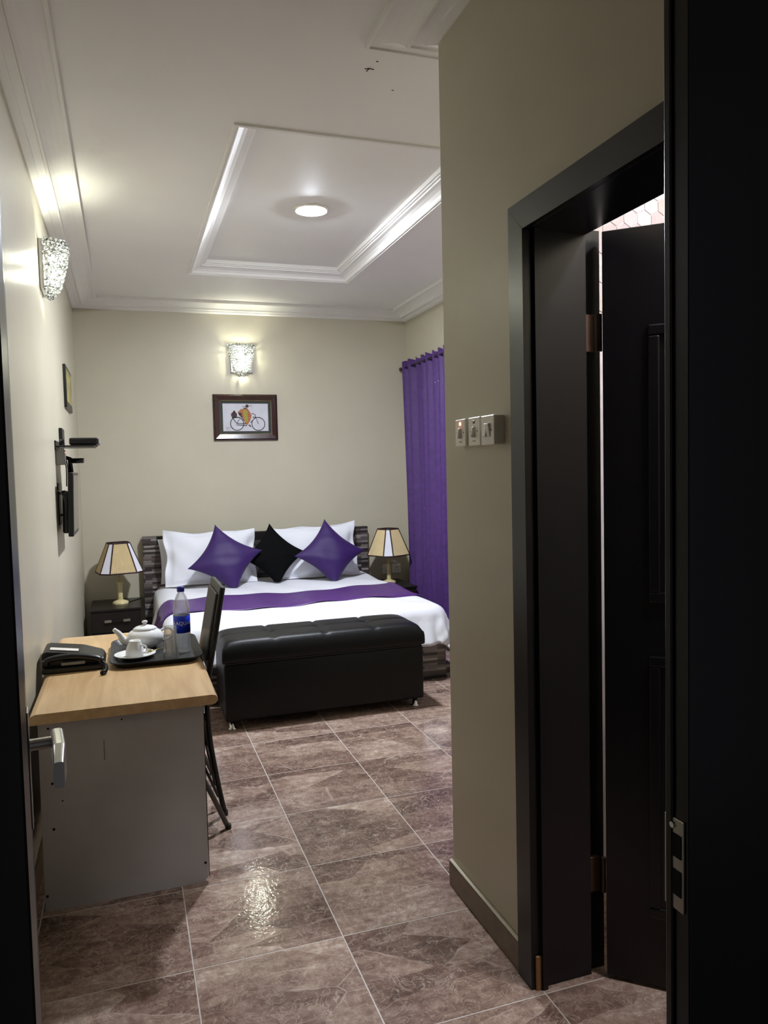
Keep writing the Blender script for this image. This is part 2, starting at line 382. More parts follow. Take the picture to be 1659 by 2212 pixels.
# ------------------------------------------------------------------ walls
bm = B(); box(bm, XL-0.15, XL, -1.2, YB+0.15, -0.06, ZC+0.2); struct('wall_left', bm, WALL)
bm = B(); box(bm, XL, XR, YB, YB+0.15, -0.06, ZC+0.2); struct('wall_back', bm, WALL)
bm = B(); box(bm, XR, XR+0.15, -1.2, YB+0.15, -0.06, ZC+0.2); struct('wall_right', bm, WALL)
DO0, DO1, DZ = 1.055, 1.862, 2.136    # bathroom door opening (Y range, head height)
bm = B(); box(bm, XB, XB2, YF1, DO0-0.03, 0, ZC); box(bm, XB, XB2, DO1+0.03, YP, 0, ZC); box(bm, XB, XB2, DO0-0.03, DO1+0.03, DZ+0.03, ZC)
struct('wall_bathroom', bm, WALL)
bm = B(); box(bm, XB2, XR, 2.30, YP, 0, ZC); struct('wall_partition', bm, WALL)
EX0, EX1, EZ = -0.10, 0.65, 2.30      # clear width of the entrance frame
bm = B()
box(bm, XL, EX0-0.05, YF0, YF1, 0, ZC); box(bm, EX1+0.62, XR, YF0, YF1, 0, ZC); box(bm, EX1+0.05, EX1+0.62, YF0, YF1, EZ+0.05, ZC); box(bm, EX0-0.05, EX1+0.05, YF0, YF1, EZ+0.05, ZC)
struct('wall_front', bm, WALL)
# ceiling with recessed tray
bm = B()
box(bm, XL-0.15, TX0, YF0, YB+0.15, ZC, ZC+0.2); box(bm, TX1, XR+0.15, YF0, YB+0.15, ZC, ZC+0.2)
box(bm, TX0, TX1, YF0, TY0, ZC, ZC+0.2); box(bm, TX0, TX1, TY1, YB+0.15, ZC, ZC+0.2); box(bm, TX0, TX1, TY0, TY1, TZ, ZC+0.2)
ceil_o = struct('ceiling', bm, CEIL)
bm = B(); tube(bm, [(0.915, 2.81, 2.9995), (0.93, 2.80, 2.9985), (0.927, 2.825, 2.9995)], 0.0018, 5); tube(bm, [(0.93, 2.80, 2.9985), (0.95, 2.805, 2.9995)], 0.0018, 5); link('dark_fleck', bm, HOLE, ceil_o)
for x, y in ((0.944, 2.748), (1.07, 2.934)):
    bm = B(); ball(bm, (x, y, 2.9998), 0.005, (1, 0.6, 0.3), 8, 6); link('dark_fleck', bm, HOLE, ceil_o)
bm = B(); box(bm, XL-0.15, XR+0.15, -1.2, YF0, 2.8, 2.9); struct('ceiling_corridor', bm, CEIL)

CORN = [(0, 2.921), (0.005, 2.921), (0.034, 2.930), (0.034, 2.938), (0.068, 2.944), (0.074, 2.938), (0.084, 2.938), (0.088, 2.950), (0.105, 2.963), (0.13, 2.974), (0.155, 2.980), (0.184, 2.982), (0.184, 2.975), (0.197, 2.975), (0.197, 3.001), (0, 3.001)]
TRAYP = [(0, 3.001), (0, 2.990), (0.012, 2.990), (0.014, 2.998), (0.022, 2.998), (0.026, 2.994), (0.034, 3.0), (0.040, 3.010), (0.058, 3.024), (0.080, 3.033), (0.100, 3.037), (0.102, 3.044), (0.114, 3.046), (0.116, 3.052), (0.126, 3.054), (0.126, 3.081), (0, 3.081)]
def moulding(name, prof, p0, p1, inward, m0, m1):
    # p0->p1 along the wall; inward = unit normal; m = mitre (1 shortens by d, -1 lengthens, 0 square)
    p0, p1, inn = Vector(p0+(0,)), Vector(p1+(0,)), Vector(inward+(0,)); t = (p1-p0).normalized()
    bm = B(); A = []; C = []
    for d, z in prof:
        A.append(bm.verts.new(p0+t*d*m0+inn*d+Vector((0, 0, z)))); C.append(bm.verts.new(p1-t*d*m1+inn*d+Vector((0, 0, z))))
    n = len(prof)
    for i in range(n): bm.faces.new([A[i], A[(i+1) % n], C[(i+1) % n], C[i]])
    bm.faces.new(A); bm.faces.new(C)
    return struct(name, bm, CEIL)
moulding('trim_1', CORN, (XL, YF1), (XL, YB), (1, 0), 0, 1)
moulding('trim_2', CORN, (XL, YB), (XR, YB), (0, -1), 1, 1)
moulding('trim_3', CORN, (XR, YB), (XR, YP), (-1, 0), 1, 1)
moulding('trim_4', CORN, (XB, YF1), (XB, YP), (-1, 0), 0, -1)
moulding('trim_9', CORN, (XB, YP), (XR, YP), (0, 1), -1, 1)
moulding('trim_5', TRAYP, (TX0, TY0), (TX0, TY1), (1, 0), 1, 1)
moulding('trim_6', TRAYP, (TX0, TY1), (TX1, TY1), (0, -1), 1, 1)
moulding('trim_7', TRAYP, (TX1, TY1), (TX1, TY0), (-1, 0), 1, 1)
moulding('trim_8', TRAYP, (TX1, TY0), (TX0, TY0), (0, 1), 1, 1)
# skirting
def skirt(name, x0, x1, y0, y1, h=0.088):
    bm = B(); box(bm, x0, x1, y0, y1, 0, h, 0.002, 1); o = struct(name, bm, SKIRT)
    return o
s = skirt('baseboard_bathroom', XB-0.013, XB, DO1+0.085, YP+0.013)
bm = B(); box(bm, XB-0.013, XB, DO1+0.085, YP+0.013, 0.088, 0.094, 0.002, 1); link('sealant_edge', bm, SEAL, s)
s2 = skirt('baseboard_partition', XB, XR-0.013, YP, YP+0.013)
skirt('baseboard_left', XL, XL+0.012, YF1, YB); skirt('baseboard_back', XL+0.012, XR-0.012, YB-0.012, YB); skirt('baseboard_right', XR-0.012, XR, YP+0.013, YB)

# ------------------------------------------------------------------ bathroom door
d1 = bpy.data.objects.new('door_1', None); COL.objects.link(d1); d1.location = (XB, DO1, 0); d1['kind'] = 'structure'
CW = 0.078
def quadprism(bm, pts, axis, a0, a1):
    # extrude a 2-D polygon (y,z) along X
    a = [bm.verts.new((a0, y, z)) for y, z in pts]; b = [bm.verts.new((a1, y, z)) for y, z in pts]
    bm.faces.new(a); bm.faces.new(b)
    for i in range(len(pts)):
        j = (i+1) % len(pts); bm.faces.new([a[i], a[j], b[j], b[i]])
ci, co, ct = DZ, DZ+CW, 0.018
bm = B(); quadprism(bm, [(DO1, 0), (DO1+CW, 0), (DO1+CW, co), (DO1, ci)], 'X', XB-ct, XB); link('casing', bm, DARKW, d1)
bm = B(); quadprism(bm, [(DO0, 0), (DO0-CW, 0), (DO0-CW, co), (DO0, ci)], 'X', XB-ct, XB); link('casing', bm, DARKW, d1)
bm = B(); quadprism(bm, [(DO1, ci+0.001), (DO1+CW-0.001, co), (DO0-CW+0.001, co), (DO0, ci+0.001)], 'X', XB-ct, XB); link('casing', bm, DARKW, d1)
bm = B(); box(bm, XB, XB2, DO1, DO1+0.03, 0, DZ); link('jamb', bm, DARKW, d1)
bm = B(); box(bm, XB2, XB2+0.058, DO1+0.02, DO1+0.05, 0, DZ+0.02); link('jamb_rebate', bm, DARKW, d1)
bm = B(); box(bm, XB+0.012, XB+0.028, DO1-0.014, DO1, 0, DZ); link('door_stop', bm, DARKW, d1)
bm = B(); box(bm, XB, XB2, DO0-0.03, DO0, 0, DZ); link('jamb', bm, DARKW, d1)
bm = B(); box(bm, XB, XB2, DO0-0.03, DO1+0.03, DZ, DZ+0.03); link('jamb_head', bm, DARKW, d1)
bm = B(); box(bm, XB-0.006, XB+0.012, DO1-0.007, DO1-0.0005, 0.0, 0.10, 0.002, 1); link('bare_wood_chip', bm, mat('bare wood', srgb(150, 108, 66), rough=0.7, var=0.2), d1)
# leaf, swung 48 degrees into the bathroom
leaf_e = bpy.data.objects.new('leaf', None)
LT, LW, LH = 0.04, 0.77, 2.126
ang = math.atan2(-0.669, 0.743)
Ml = Matrix.Translation((1.2715, 1.831, 0.012)) @ Matrix.Rotation(ang, 4, 'Z')
bm = B(); box(bm, 0, LW, 0, LT, 0, LH, 0.002, 1); xf(bm, Ml); leaf = link('leaf', bm, DARKW, d1)
def panel_mould(z0, z1, x0, x1):
    bm = B()
    for (a, b, c, d) in ((x0, x1, z0, z0+0.03), (x0, x1, z1-0.03, z1), (x0, x0+0.03, z0+0.03, z1-0.03), (x1-0.03, x1, z0+0.03, z1-0.03)):
        box(bm, a, b, -0.008, 0.001, c, d, 0.004, 2)
    xf(bm, Ml); link('panel_moulding', bm, DARKW, leaf)
panel_mould(1.1, 1.86, 0.12, LW-0.12); panel_mould(0.2, 0.95, 0.12, LW-0.12)
for hz in (1.866, 0.297):
    bm = B(); box(bm, XB2+0.001, XB2+0.034, DO1+0.005, DO1+0.019, hz-0.052, hz+0.052, 0.001, 1); h = link('hinge', bm, BRONZE, d1)
    bm = B(); cyl(bm, (XB2+0.040, DO1-0.006, hz), 0.007, 0.104, n=12); link('knuckle', bm, BRONZE, h)
# hex tiles inside the bathroom, on the partition's bathroom face
HEX = [mat('hex tile %d' % i, srgb(*c), rough=0.2, var=0.03) for i, c in enumerate(((214, 206, 212), (222, 214, 216), (208, 196, 200), (226, 220, 226), (212, 200, 196)))]
bw = struct('wall_bathroom_tiled', box(B(), XB2, XR, 2.285, 2.2995, 0, ZC), mat('bathroom grout', srgb(222, 216, 222), rough=0.5))
hexm = []
for m_ in HEX:
    bm = B(); R_ = 0.0315
    ring = [(R_*math.cos(PI/6+i*PI/3), R_*math.sin(PI/6+i*PI/3)) for i in range(6)]
    a = [bm.verts.new((x, 0.004, z)) for x, z in ring]; b = [bm.verts.new((x*0.965, -0.0015, z*0.965)) for x, z in ring]
    bm.faces.new(b)
    for i in range(6): bm.faces.new([a[i], a[(i+1) % 6], b[(i+1) % 6], b[i]])
    hexm.append(link('hex_tile', bm, m_, bw, world=False))
k = 0
for r in range(14):
    for c in range(17):
        x = 1.30+c*0.0575+(0.02875 if r % 2 else 0); z = 2.05+r*0.0498
        q = random.randrange(5)
        if k < 5: o = hexm[k]
        else: o = hexm[q].copy(); COL.objects.link(o)
        o.location = (x, 2.283, z); k += 1
# bathroom ceiling lamp
t = thing('bathroom_ceiling_lamp', 'round bright ceiling lamp inside the bathroom behind the black door', 'lamp', (1.75, 1.02, ZC-0.06))
bm = B(); cyl(bm, (1.75, 1.02, ZC-0.01), 0.12, 0.02, n=32); link('base', bm, WHITEP, t)
bm = B(); ball(bm, (1.75, 1.02, ZC-0.02), 0.10, (1, 1, 0.4)); link('diffuser', bm, emis('bath light', (0.95, 0.93, 1.0, 1), BATH_POWER), t, True)

# ------------------------------------------------------------------ entrance door
d2 = bpy.data.objects.new('door_2', None); COL.objects.link(d2); d2.location = (EX0, YF1, 0); d2['kind'] = 'structure'
bm = B(); box(bm, EX0-0.052, EX0, YF0+0.06, YF1, 0, EZ, 0.002, 1); link('frame_post', bm, DARKW, d2)
bm = B(); box(bm, EX1, EX1+0.62, YF0+0.06, YF1-0.001, 0, EZ, 0.002, 2); link('frame_post', bm, DARKW, d2)
bm = B(); box(bm, EX1-0.004, EX1, YF1-0.012, YF1, 0, EZ, 0.0015, 2); link('frame_bead', bm, DARKW, d2)
bm = B(); box(bm, EX0, EX1, YF0+0.06, YF1, EZ, EZ+0.05); link('frame_head', bm, DARKW, d2)
# strike plate
bm = B(); box(bm, EX1-0.0025, EX1, YF0+0.068, YF1+0.004, 0.925, 1.045, 0.0008, 1); sp_ = link('strike_plate', bm, STEEL, d2)
for z0, z1 in ((0.995, 1.025), (0.945, 0.978)):
    bm = B(); box(bm, EX1-0.0035, EX1-0.002, YF0+0.072, YF0+0.09, z0, z1); link('latch_hole', bm, HOLE, sp_)
bm = B(); cyl(bm, (EX1-0.003, YF0+0.088, 1.035), 0.004, 0.003, 'X', 12); link('screw', bm, CHROME, sp_)
bm = B(); cyl(bm, (EX1-0.0005, YF0+0.08, 2.09), 0.005, 0.003, 'X', 12); link('screw', bm, DARKW, d2)
# leaf, opened a little past square along the left wall
a2 = math.atan2(0.80, -0.082)
Me = Matrix.Translation((EX0-0.018, YF1+0.012, 0.01)) @ Matrix.Rotation(a2, 4, 'Z')
bm = B(); box(bm, 0, 0.80, 0, 0.04, 0, 2.27, 0.002, 1); xf(bm, Me); eleaf = link('leaf', bm, DARKW, d2)
bm = B(); box(bm, 0.70, 0.745, -0.004, 0.0, 0.84, 1.06, 0.002, 2); xf(bm, Me); hp = link('lock_plate', bm, STEEL, eleaf)
bm = B(); cyl(bm, (0.722, -0.026, 0.992), 0.011, 0.05, 'Y', 16); xf(bm, Me); link('handle_spindle', bm, STEEL, eleaf)
bm = B()
sec = rrect(-0.062, -0.040, 0.950, 1.012, 0.007, 4)
ra = [bm.verts.new((0.738, y, z)) for y, z in sec]; rb = [bm.verts.new((0.66, y-0.002, z-0.004)) for y, z in sec]; rc = [bm.verts.new((0.60, (y+0.051)*0.8-0.050, (z-0.98)*0.75+0.970)) for y, z in sec]
for p, q in ((ra, rb), (rb, rc)):
    for i in range(len(p)): bm.faces.new([p[i], p[(i+1) % len(p)], q[(i+1) % len(p)], q[i]])
bm.faces.new(ra); bm.faces.new(rc)
xf(bm, Me); link('handle_lever', bm, STEEL, eleaf)

# ------------------------------------------------------------------ ceiling LED
LX, LY = 1.135, 4.60
t = thing('ceiling_light', 'round glowing recessed ceiling light in the middle of the white tray ceiling', 'lamp', (LX, LY, TZ-0.03))
bm = B(); lathe(bm, [(0.088, 0.0), (0.104, 0.0), (0.104, -0.006), (0.098, -0.014), (0.090, -0.012), (0.088, 0.0)], (LX, LY, TZ), 40); link('rim', bm, WHITEP, t, True)
bm = B(); lathe(bm, [(0.0, -0.022), (0.05, -0.020), (0.08, -0.012), (0.088, -0.004), (0.0, -0.003)], (LX, LY, TZ), 40); link('diffuser', bm, emis('led', (0.86, 0.915, 1.0, 1), LED_POWER), t, True)

# ------------------------------------------------------------------ crystal wall sconces
def sconce(name, label, loc, rz):
    # local frame: wall at y=0, room towards -y, z up, origin at the bottom of the back plate
    t = thing(name, label, 'wall lamp', loc, rz, 'crystal wall sconces')
    bm = B(); box(bm, -0.10, 0.10, -0.022, 0, 0.0, 0.25, 0.004, 2); link('back_plate', bm, CHROME, t, world=False)
    for z, r in ((0.235, 0.112), (0.12, 0.092), (0.055, 0.075)):
        bm = B(); tube(bm, [(r*math.cos(a), -0.018-r*math.sin(a), z) for a in [PI*i/16 for i in range(17)]], 0.0022, 6); link('wire_hoop', bm, CHROME, t, world=False)
    bm = B(); tube(bm, [(0, -0.02, 0.12), (0, -0.06, 0.12), (0, -0.06, 0.135)], 0.008, 8); link('bulb_holder', bm, CHROME, t, world=False)
    for bz in (0.165, 0.075):
        bm = B(); ball(bm, (0, -0.060, bz), 0.017, (1, 1, 1.7)); link('bulb', bm, MATS.get('bulb') or emis('bulb', (0.98, 1.0, 0.80, 1), SCONCE_POWER), t, True, world=False)
    rows = [(0.243, 0.113, 14), (0.222, 0.112, 15), (0.201, 0.110, 14), (0.180, 0.107, 14), (0.159, 0.102, 13), (0.138, 0.097, 13), (0.117, 0.092, 12), (0.096, 0.087, 12), (0.075, 0.082, 11), (0.054, 0.077, 10), (0.033, 0.070, 9), (0.012, 0.060, 8), (-0.008, 0.046, 6), (-0.024, 0.026, 4)]
    me = None
    for ri, (z, r, n) in enumerate(rows):
        for i in range(n):
            a = PI*(i+0.5+(0.25 if ri % 2 else -0.25))/n
            if not 0.04 < a < PI-0.04: continue
            if me is None:
                bm = B(); bmesh.ops.create_icosphere(bm, subdivisions=1, radius=0.0115)
                for v in bm.verts: v.co.z *= 1.12
                o = link('crystal', bm, CRYST, t, world=False); me = o.data
            else:
                o = bpy.data.objects.new('crystal', me); COL.objects.link(o); o.parent = t
            o.location = (r*math.cos(a), -0.02-r*math.sin(a), z+random.uniform(-0.002, 0.002)); o.rotation_euler = (random.uniform(0, 3), random.uniform(0, 3), random.uniform(0, 3))
    return t
sconce('wall_sconce', 'lit crystal bead sconce on the back wall above the bicycle picture', (1.045, YB, 2.395), 0)
sconce('wall_sconce', 'lit crystal bead sconce on the left wall near the ceiling cornice', (XL, 4.33, 2.445), PI/2)

# ------------------------------------------------------------------ bed
bed = thing('bed', 'double bed with striped grey brown headboard against the back wall', 'bed', (1.15, 6.0, 0))
bm = B(); box(bm, 0.12, 2.18, 6.955, 7.03, 0.0, 0.905); hb = link('headboard', bm, STRIP, bed)
bm = B(); box(bm, 0.24, 2.06, 6.950, 7.032, 0.875, 0.950, 0.002, 1); link('headboard_rail', bm, DARKLAM, hb)
bm = B(); box(bm, 0.118, 0.24, 6.953, 7.032, 0.90, 0.950, 0.002, 1); box(bm, 2.06, 2.182, 6.953, 7.032, 0.90, 0.950, 0.002, 1); link('headboard_cap', bm, STRIP, hb)
bm = B(); box(bm, 0.19, 2.115, 4.955, 4.99, 0.012, 0.29); fb = link('footboard', bm, STRIP, bed)
bm = B(); box(bm, 0.188, 2.117, 4.953, 4.992, 0.0, 0.022); link('plinth', bm, BLACK, fb)
for x0, x1 in ((0.185, 0.215), (2.09, 2.12)):
    bm = B(); box(bm, x0, x1, 4.99, 6.955, 0.0, 0.29); link('side_rail', bm, DARKLAM, bed)
bm = B(); box(bm, 2.12, 2.168, 5.0, 6.94, 0.0, 0.085); link('side_step', bm, STRIP, bed)
bm = B(); box(bm, 0.225, 2.08, 5.0, 6.945, 0.26, 0.495, 0.05, 3); link('mattress', bm, PILLOWM, bed, True)

# draped bedding
FX0, FX1, FY, BT = 0.30, 2.045, 5.035, 0.530
RB = 0.105
def drape(a, b, lift=0.0, LS=0.44, LF=0.335):
    ox = (a-FX1) if a > FX1 else ((a-FX0) if a < FX0 else 0.0); oy = (b-FY) if b < FY else 0.0
    d = math.hypot(ox, oy)
    ex, ey = min(max(a, FX0), FX1), max(b, FY)
    top = BT+0.010*math.sin(a*5.1+b*2.3)*math.sin(b*3.7+1)+0.004*math.sin(a*17+b*9)
    if d < 1e-6: return Vector((ex, ey, top+lift))
    ux, uy = ox/d, oy/d
    Lm = LS*abs(ux)**2+LF*abs(uy)**2+0.05*4*(ux*uy)**2
    dd = min(d, Lm)
    q = RB*PI/2; R_ = RB+lift
    if dd < q: out = R_*math.sin(dd/RB); drop = R_-R_*math.cos(dd/RB)-lift
    else: out = R_+(0.30 if b < 6.2 else max(0.05, 0.30-(b-6.2)*0.8))*(dd-q); drop = RB+0.955*(dd-q)
    s_ = a*1.0-b*1.0 if abs(ux*uy) > 0.02 else (b if abs(ux) > 0.5 else a)
    hang = max(0, (dd-q*0.6)/(Lm-q*0.6))
    out += hang*(1 if b < 6.3 else 0.4)*(0.016*math.sin(s_*23+1)+0.012*math.sin(s_*41+2))*(1.0 if lift == 0 else 1.0)
    corner = 4*(ux*uy)**2
    out += corner*hang*(0.03+0.025*math.sin(math.atan2(uy, ux)*9))
    return Vector((ex+ux*out, ey+uy*out, top-drop+lift*0 + (lift if dd < q else lift*0.3)))
def cloth(name, a0, a1, b0, b1, na, nb, m, lift, thick, LS=0.44, LF=0.335):
    bm = B(); V = [[bm.verts.new(drape(a0+(a1-a0)*i/na, b0+(b1-b0)*j/nb, lift, LS, LF)) for i in range(na+1)] for j in range(nb+1)]
    for j in range(nb):
        for i in range(na):
            vs4 = [V[j][i], V[j][i+1], V[j+1][i+1], V[j+1][i]]
            if (vs4[0].co-vs4[2].co).length > 1e-5: bm.faces.new(vs4)
    bmesh.ops.remove_doubles(bm, verts=bm.verts, dist=1e-5)
    o = link(name, bm, m, None, True)
    md = o.modifiers.new('thickness', 'SOLIDIFY'); md.thickness = thick; md.offset = -1 if True else 0
    return o
dv = cloth('duvet', FX0-0.44, FX1+0.44, FY-0.335, 6.90, 100, 90, SHEET, 0.0, 0.022)
# orient normals outwards (up) so the solidified side goes inwards
def face_up(o):
    bm = bmesh.new(); bm.from_mesh(o.data); s_ = sum(f.normal.z*f.calc_area() for f in bm.faces)
    if s_ < 0: bmesh.ops.reverse_faces(bm, faces=bm.faces); bm.to_mesh(o.data)
    bm.free()
face_up(dv)
tag(recenter(dv), 'white satin striped duvet draped over the bed down to the footboard', 'duvet')
rn = cloth('bed_runner', FX0-0.36, FX1+0.36, 5.37, 5.97, 90, 26, RUNNER, 0.007, 0.004, LS=0.36)
face_up(rn)
# small wrinkles near the runner's front edge
for v in rn.data.vertices:
    t_ = max(0, 1-(v.co.y-5.37)/0.16)
    v.co.z += 0.006*t_*math.sin(v.co.x*14+v.co.y*60)
tag(recenter(rn), 'purple satin bed runner laid across the white duvet', 'bed runner')

def cushion(name, label, cat, m, half_w, half_h, thick, loc, roll, lean, pinch=0.10, flange=0.0, turn=0.0, seed=0, group=None):
    rnd = random.Random(seed); n = 26; bm = B()
    ph = [rnd.uniform(0, 6) for _ in range(6)]
    def P(u, v, side):
        x = u*(1-pinch*(1-v*v)); y = v*(1-pinch*(1-u*u))
        fw = 1-flange
        uu, vv = min(1, abs(u)/fw), min(1, abs(v)/fw)
        t_ = (max(0, 1-uu**2.4)*max(0, 1-vv**2.4))**0.55
        wr = 0.003*math.sin(u*5+ph[0])*math.sin(v*4+ph[1])+0.0015*math.sin(u*11+v*7+ph[2])
        flap = 0.022*math.sin(u*8+ph[3])*math.sin(v*7+ph[4])*(1 if flange else 0)*max(uu, vv)**6
        if flange: x *= 1+0.022*math.sin(v*6+ph[5])*abs(u)**4; y *= 1+0.03*math.sin(u*5+ph[2])*abs(v)**4-0.05*(1-u*u)*max(0, v)
        return Vector((x*half_w, side*(t_*thick+0.0015)+wr*t_*2+flap, y*half_h))
    gr = {}
    for side in (-1, 1):
        for i in range(n+1):
            for j in range(n+1):
                u = math.sin((i/n*2-1)*PI/2*0.92)/math.sin(PI/2*0.92); v = math.sin((j/n*2-1)*PI/2*0.92)/math.sin(PI/2*0.92)
                gr[side, i, j] = bm.verts.new(P(u, v, side))
        for i in range(n):
            for j in range(n): bm.faces.new([gr[side, i, j], gr[side, i+1, j], gr[side, i+1, j+1], gr[side, i, j+1]])
    rim = [(i, 0) for i in range(n)]+[(n, j) for j in range(n)]+[(i, n) for i in range(n, 0, -1)]+[(0, j) for j in range(n, 0, -1)]
    for k in range(len(rim)):
        a, b = rim[k], rim[(k+1) % len(rim)]
        bm.faces.new([gr[-1, a[0], a[1]], gr[-1, b[0], b[1]], gr[1, b[0], b[1]], gr[1, a[0], a[1]]])
    M = Matrix.Translation(loc) @ Matrix.Rotation(turn, 4, 'Z') @ Matrix.Rotation(-lean, 4, 'X') @ Matrix.Rotation(-roll, 4, 'Y')
    xf(bm, M)
    # flatten what would sink into the bed
    for v in bm.verts:
        if v.co.z < 0.540: v.co.z = 0.540-(0.540-v.co.z)*0.05
    return solo(name, bm, m, label, cat, True, group)
g = 'white bed pillows'
cushion('pillow', 'white pillow half hidden behind the front left pillow', 'pillow', PILLOWM, 0.36, 0.20, 0.05, (0.61, 6.875, 0.74), 0.03, 0.10, 0.05, seed=1, group=g)
cushion('pillow', 'white flanged pillow behind the left purple cushion', 'pillow', PILLOWM, 0.40, 0.25, 0.085, (0.675, 6.72, 0.765), -0.01, 0.30, 0.07, 0.10, seed=2, group=g)
cushion('pillow', 'white pillow at the back, behind the black cushion and headboard middle', 'pillow', PILLOWM, 0.36, 0.20, 0.05, (1.58, 6.875, 0.74), 0.0, 0.10, 0.05, seed=3, group=g)
cushion('pillow', 'white flanged pillow behind the right purple cushion', 'pillow', PILLOWM, 0.405, 0.255, 0.085, (1.605, 6.72, 0.765), 0.03, 0.30, 0.07, 0.10, seed=4, group=g)
g = 'scatter cushions on the bed'
cushion('cushion', 'black velvet diamond cushion between the two purple ones', 'cushion', VELVET, 0.205, 0.205, 0.065, (1.205, 6.60, 0.765), PI/4+0.05, 0.34, 0.17, seed=5, group=g)
cushion('cushion', 'purple diamond cushion tilted against the left white pillow', 'cushion', PURPLE, 0.228, 0.228, 0.082, (0.775, 6.50, 0.765), PI/4+0.20, 0.42, 0.18, seed=6, group=g)
cushion('cushion', 'purple diamond cushion standing against the right white pillow', 'cushion', PURPLE, 0.228, 0.228, 0.082, (1.685, 6.50, 0.765), PI/4+0.03, 0.42, 0.18, seed=7, group=g)

# ------------------------------------------------------------------ ottoman
ot = thing('ottoman', 'black leatherette storage ottoman with tufted lid at the foot of the bed', 'ottoman', (1.11, 4.62, 0))
O0, O1, P0, P1 = 0.490, 1.732, 4.402, 4.835
bm = B(); box(bm, O0+0.004, O1-0.004, P0+0.004, P1-0.004, 0.052, 0.385, 0.012, 3); link('body', bm, LEATHER, ot, True)
def lid():
    bm = B(); nx, ny = 64, 26
    seams_x = [O0+(O1-O0)*k/4 for k in (1, 2, 3)]; seam_y = (P0+P1)/2
    top = {}
    for i in range(nx+1):
        for j in range(ny+1):
            u, v = i/nx*2-1, j/ny*2-1
            x = (O0+O1)/2+u*(O1-O0)/2; y = (P0+P1)/2+v*(P1-P0)/2
            e = (max(0, 1-abs(u)**14)*max(0, 1-abs(v)**7))**0.45
            z = 0.475+0.056*e
            g_ = 0.0
            for sx in seams_x: g_ += 0.010*math.exp(-((x-sx)/0.012)**2)
            g_ += 0.008*math.exp(-((y-seam_y)/0.012)**2)
            for sx in seams_x: g_ += 0.012*math.exp(-((x-sx)**2+(y-seam_y)**2)/0.0012)
            z -= g_*e
            top[i, j] = bm.verts.new((x, y, z))
    for i in range(nx):
        for j in range(ny): bm.faces.new([top[i, j], top[i+1, j], top[i+1, j+1], top[i, j+1]])
    rim = [(i, 0) for i in range(nx)]+[(nx, j) for j in range(ny)]+[(i, ny) for i in range(nx, 0, -1)]+[(0, j) for j in range(ny, 0, -1)]
    rings = [[top[k] for k in rim]]
    for dz, off in ((0.455, 0.004), (0.425, 0.005), (0.402, 0.004), (0.394, -0.004)):
        r_ = []
        for k in rim:
            c = top[k].co; r_.append(bm.verts.new((c.x+off*(1 if c.x > 1.11 else -1)*(1 if k[0] in (0, nx) else 0), c.y+off*(1 if c.y > 4.62 else -1)*(1 if k[1] in (0, ny) else 0), dz)))
        rings.append(r_)
    for a, b in zip(rings, rings[1:]):
        for k in range(len(a)): bm.faces.new([a[k], a[(k+1) % len(a)], b[(k+1) % len(a)], b[k]])
    bm.faces.new(rings[-1])
    return link('lid', bm, LEATHER, ot, True)
lid()
bm = B(); box(bm, O0+0.012, O1-0.012, P0+0.012, P1-0.012, 0.38, 0.40); link('lid_gap', bm, BLACK, ot)
for x in (O0+0.045, O1-0.055):
    for y in (P0+0.035, P1-0.05):
        bm = B(); lathe(bm, [(0, 0), (0.026, 0), (0.028, 0.006), (0.018, 0.012), (0.016, 0.055), (0, 0.055)], (x, y, 0), 20); link('leg', bm, CHROME, ot, True)

# ------------------------------------------------------------------ nightstands and table lamps
def nightstand(label, x0, x1, hx0, hx1):
    t = thing('nightstand', label, 'nightstand', ((x0+x1)/2, 6.77, 0), group='bedside cabinets')
    bm = B(); box(bm, x0+0.008, x1-0.008, 6.52, 7.03, 0, 0.396); link('carcass', bm, DARKLAM, t)
    bm = B(); box(bm, x0, x1, 6.50, 7.035, 0.396, 0.414, 0.002, 1); link('top', bm, DARKLAM, t)
    for z0, z1 in ((0.225, 0.388), (0.055, 0.218)):
        bm = B(); box(bm, x0+0.012, x1-0.012, 6.504, 6.521, z0, z1, 0.0015, 1); d = link('drawer', bm, DARKLAM, t)
        zc = (z0+z1)/2+0.012
        bm = B(); box(bm, hx0, hx1, 6.484, 6.492, zc-0.008, zc+0.008, 0.003, 2); h = link('handle', bm, BLACK, d)
        for a, b in ((hx0-0.004, hx0+0.05), (hx1-0.05, hx1+0.004)):
            bm = B(); box(bm, a, b, 6.480, 6.505, zc-0.010, zc+0.010, 0.003, 2); link('handle_end', bm, STEEL, d)
    return t
nightstand('black brown bedside cabinet with drawers beside the left wall', -0.312, 0.085, -0.20, -0.01)
nightstand('black brown bedside cabinet partly hidden between bed and purple curtain', 2.25, 2.508, 2.30, 2.45)
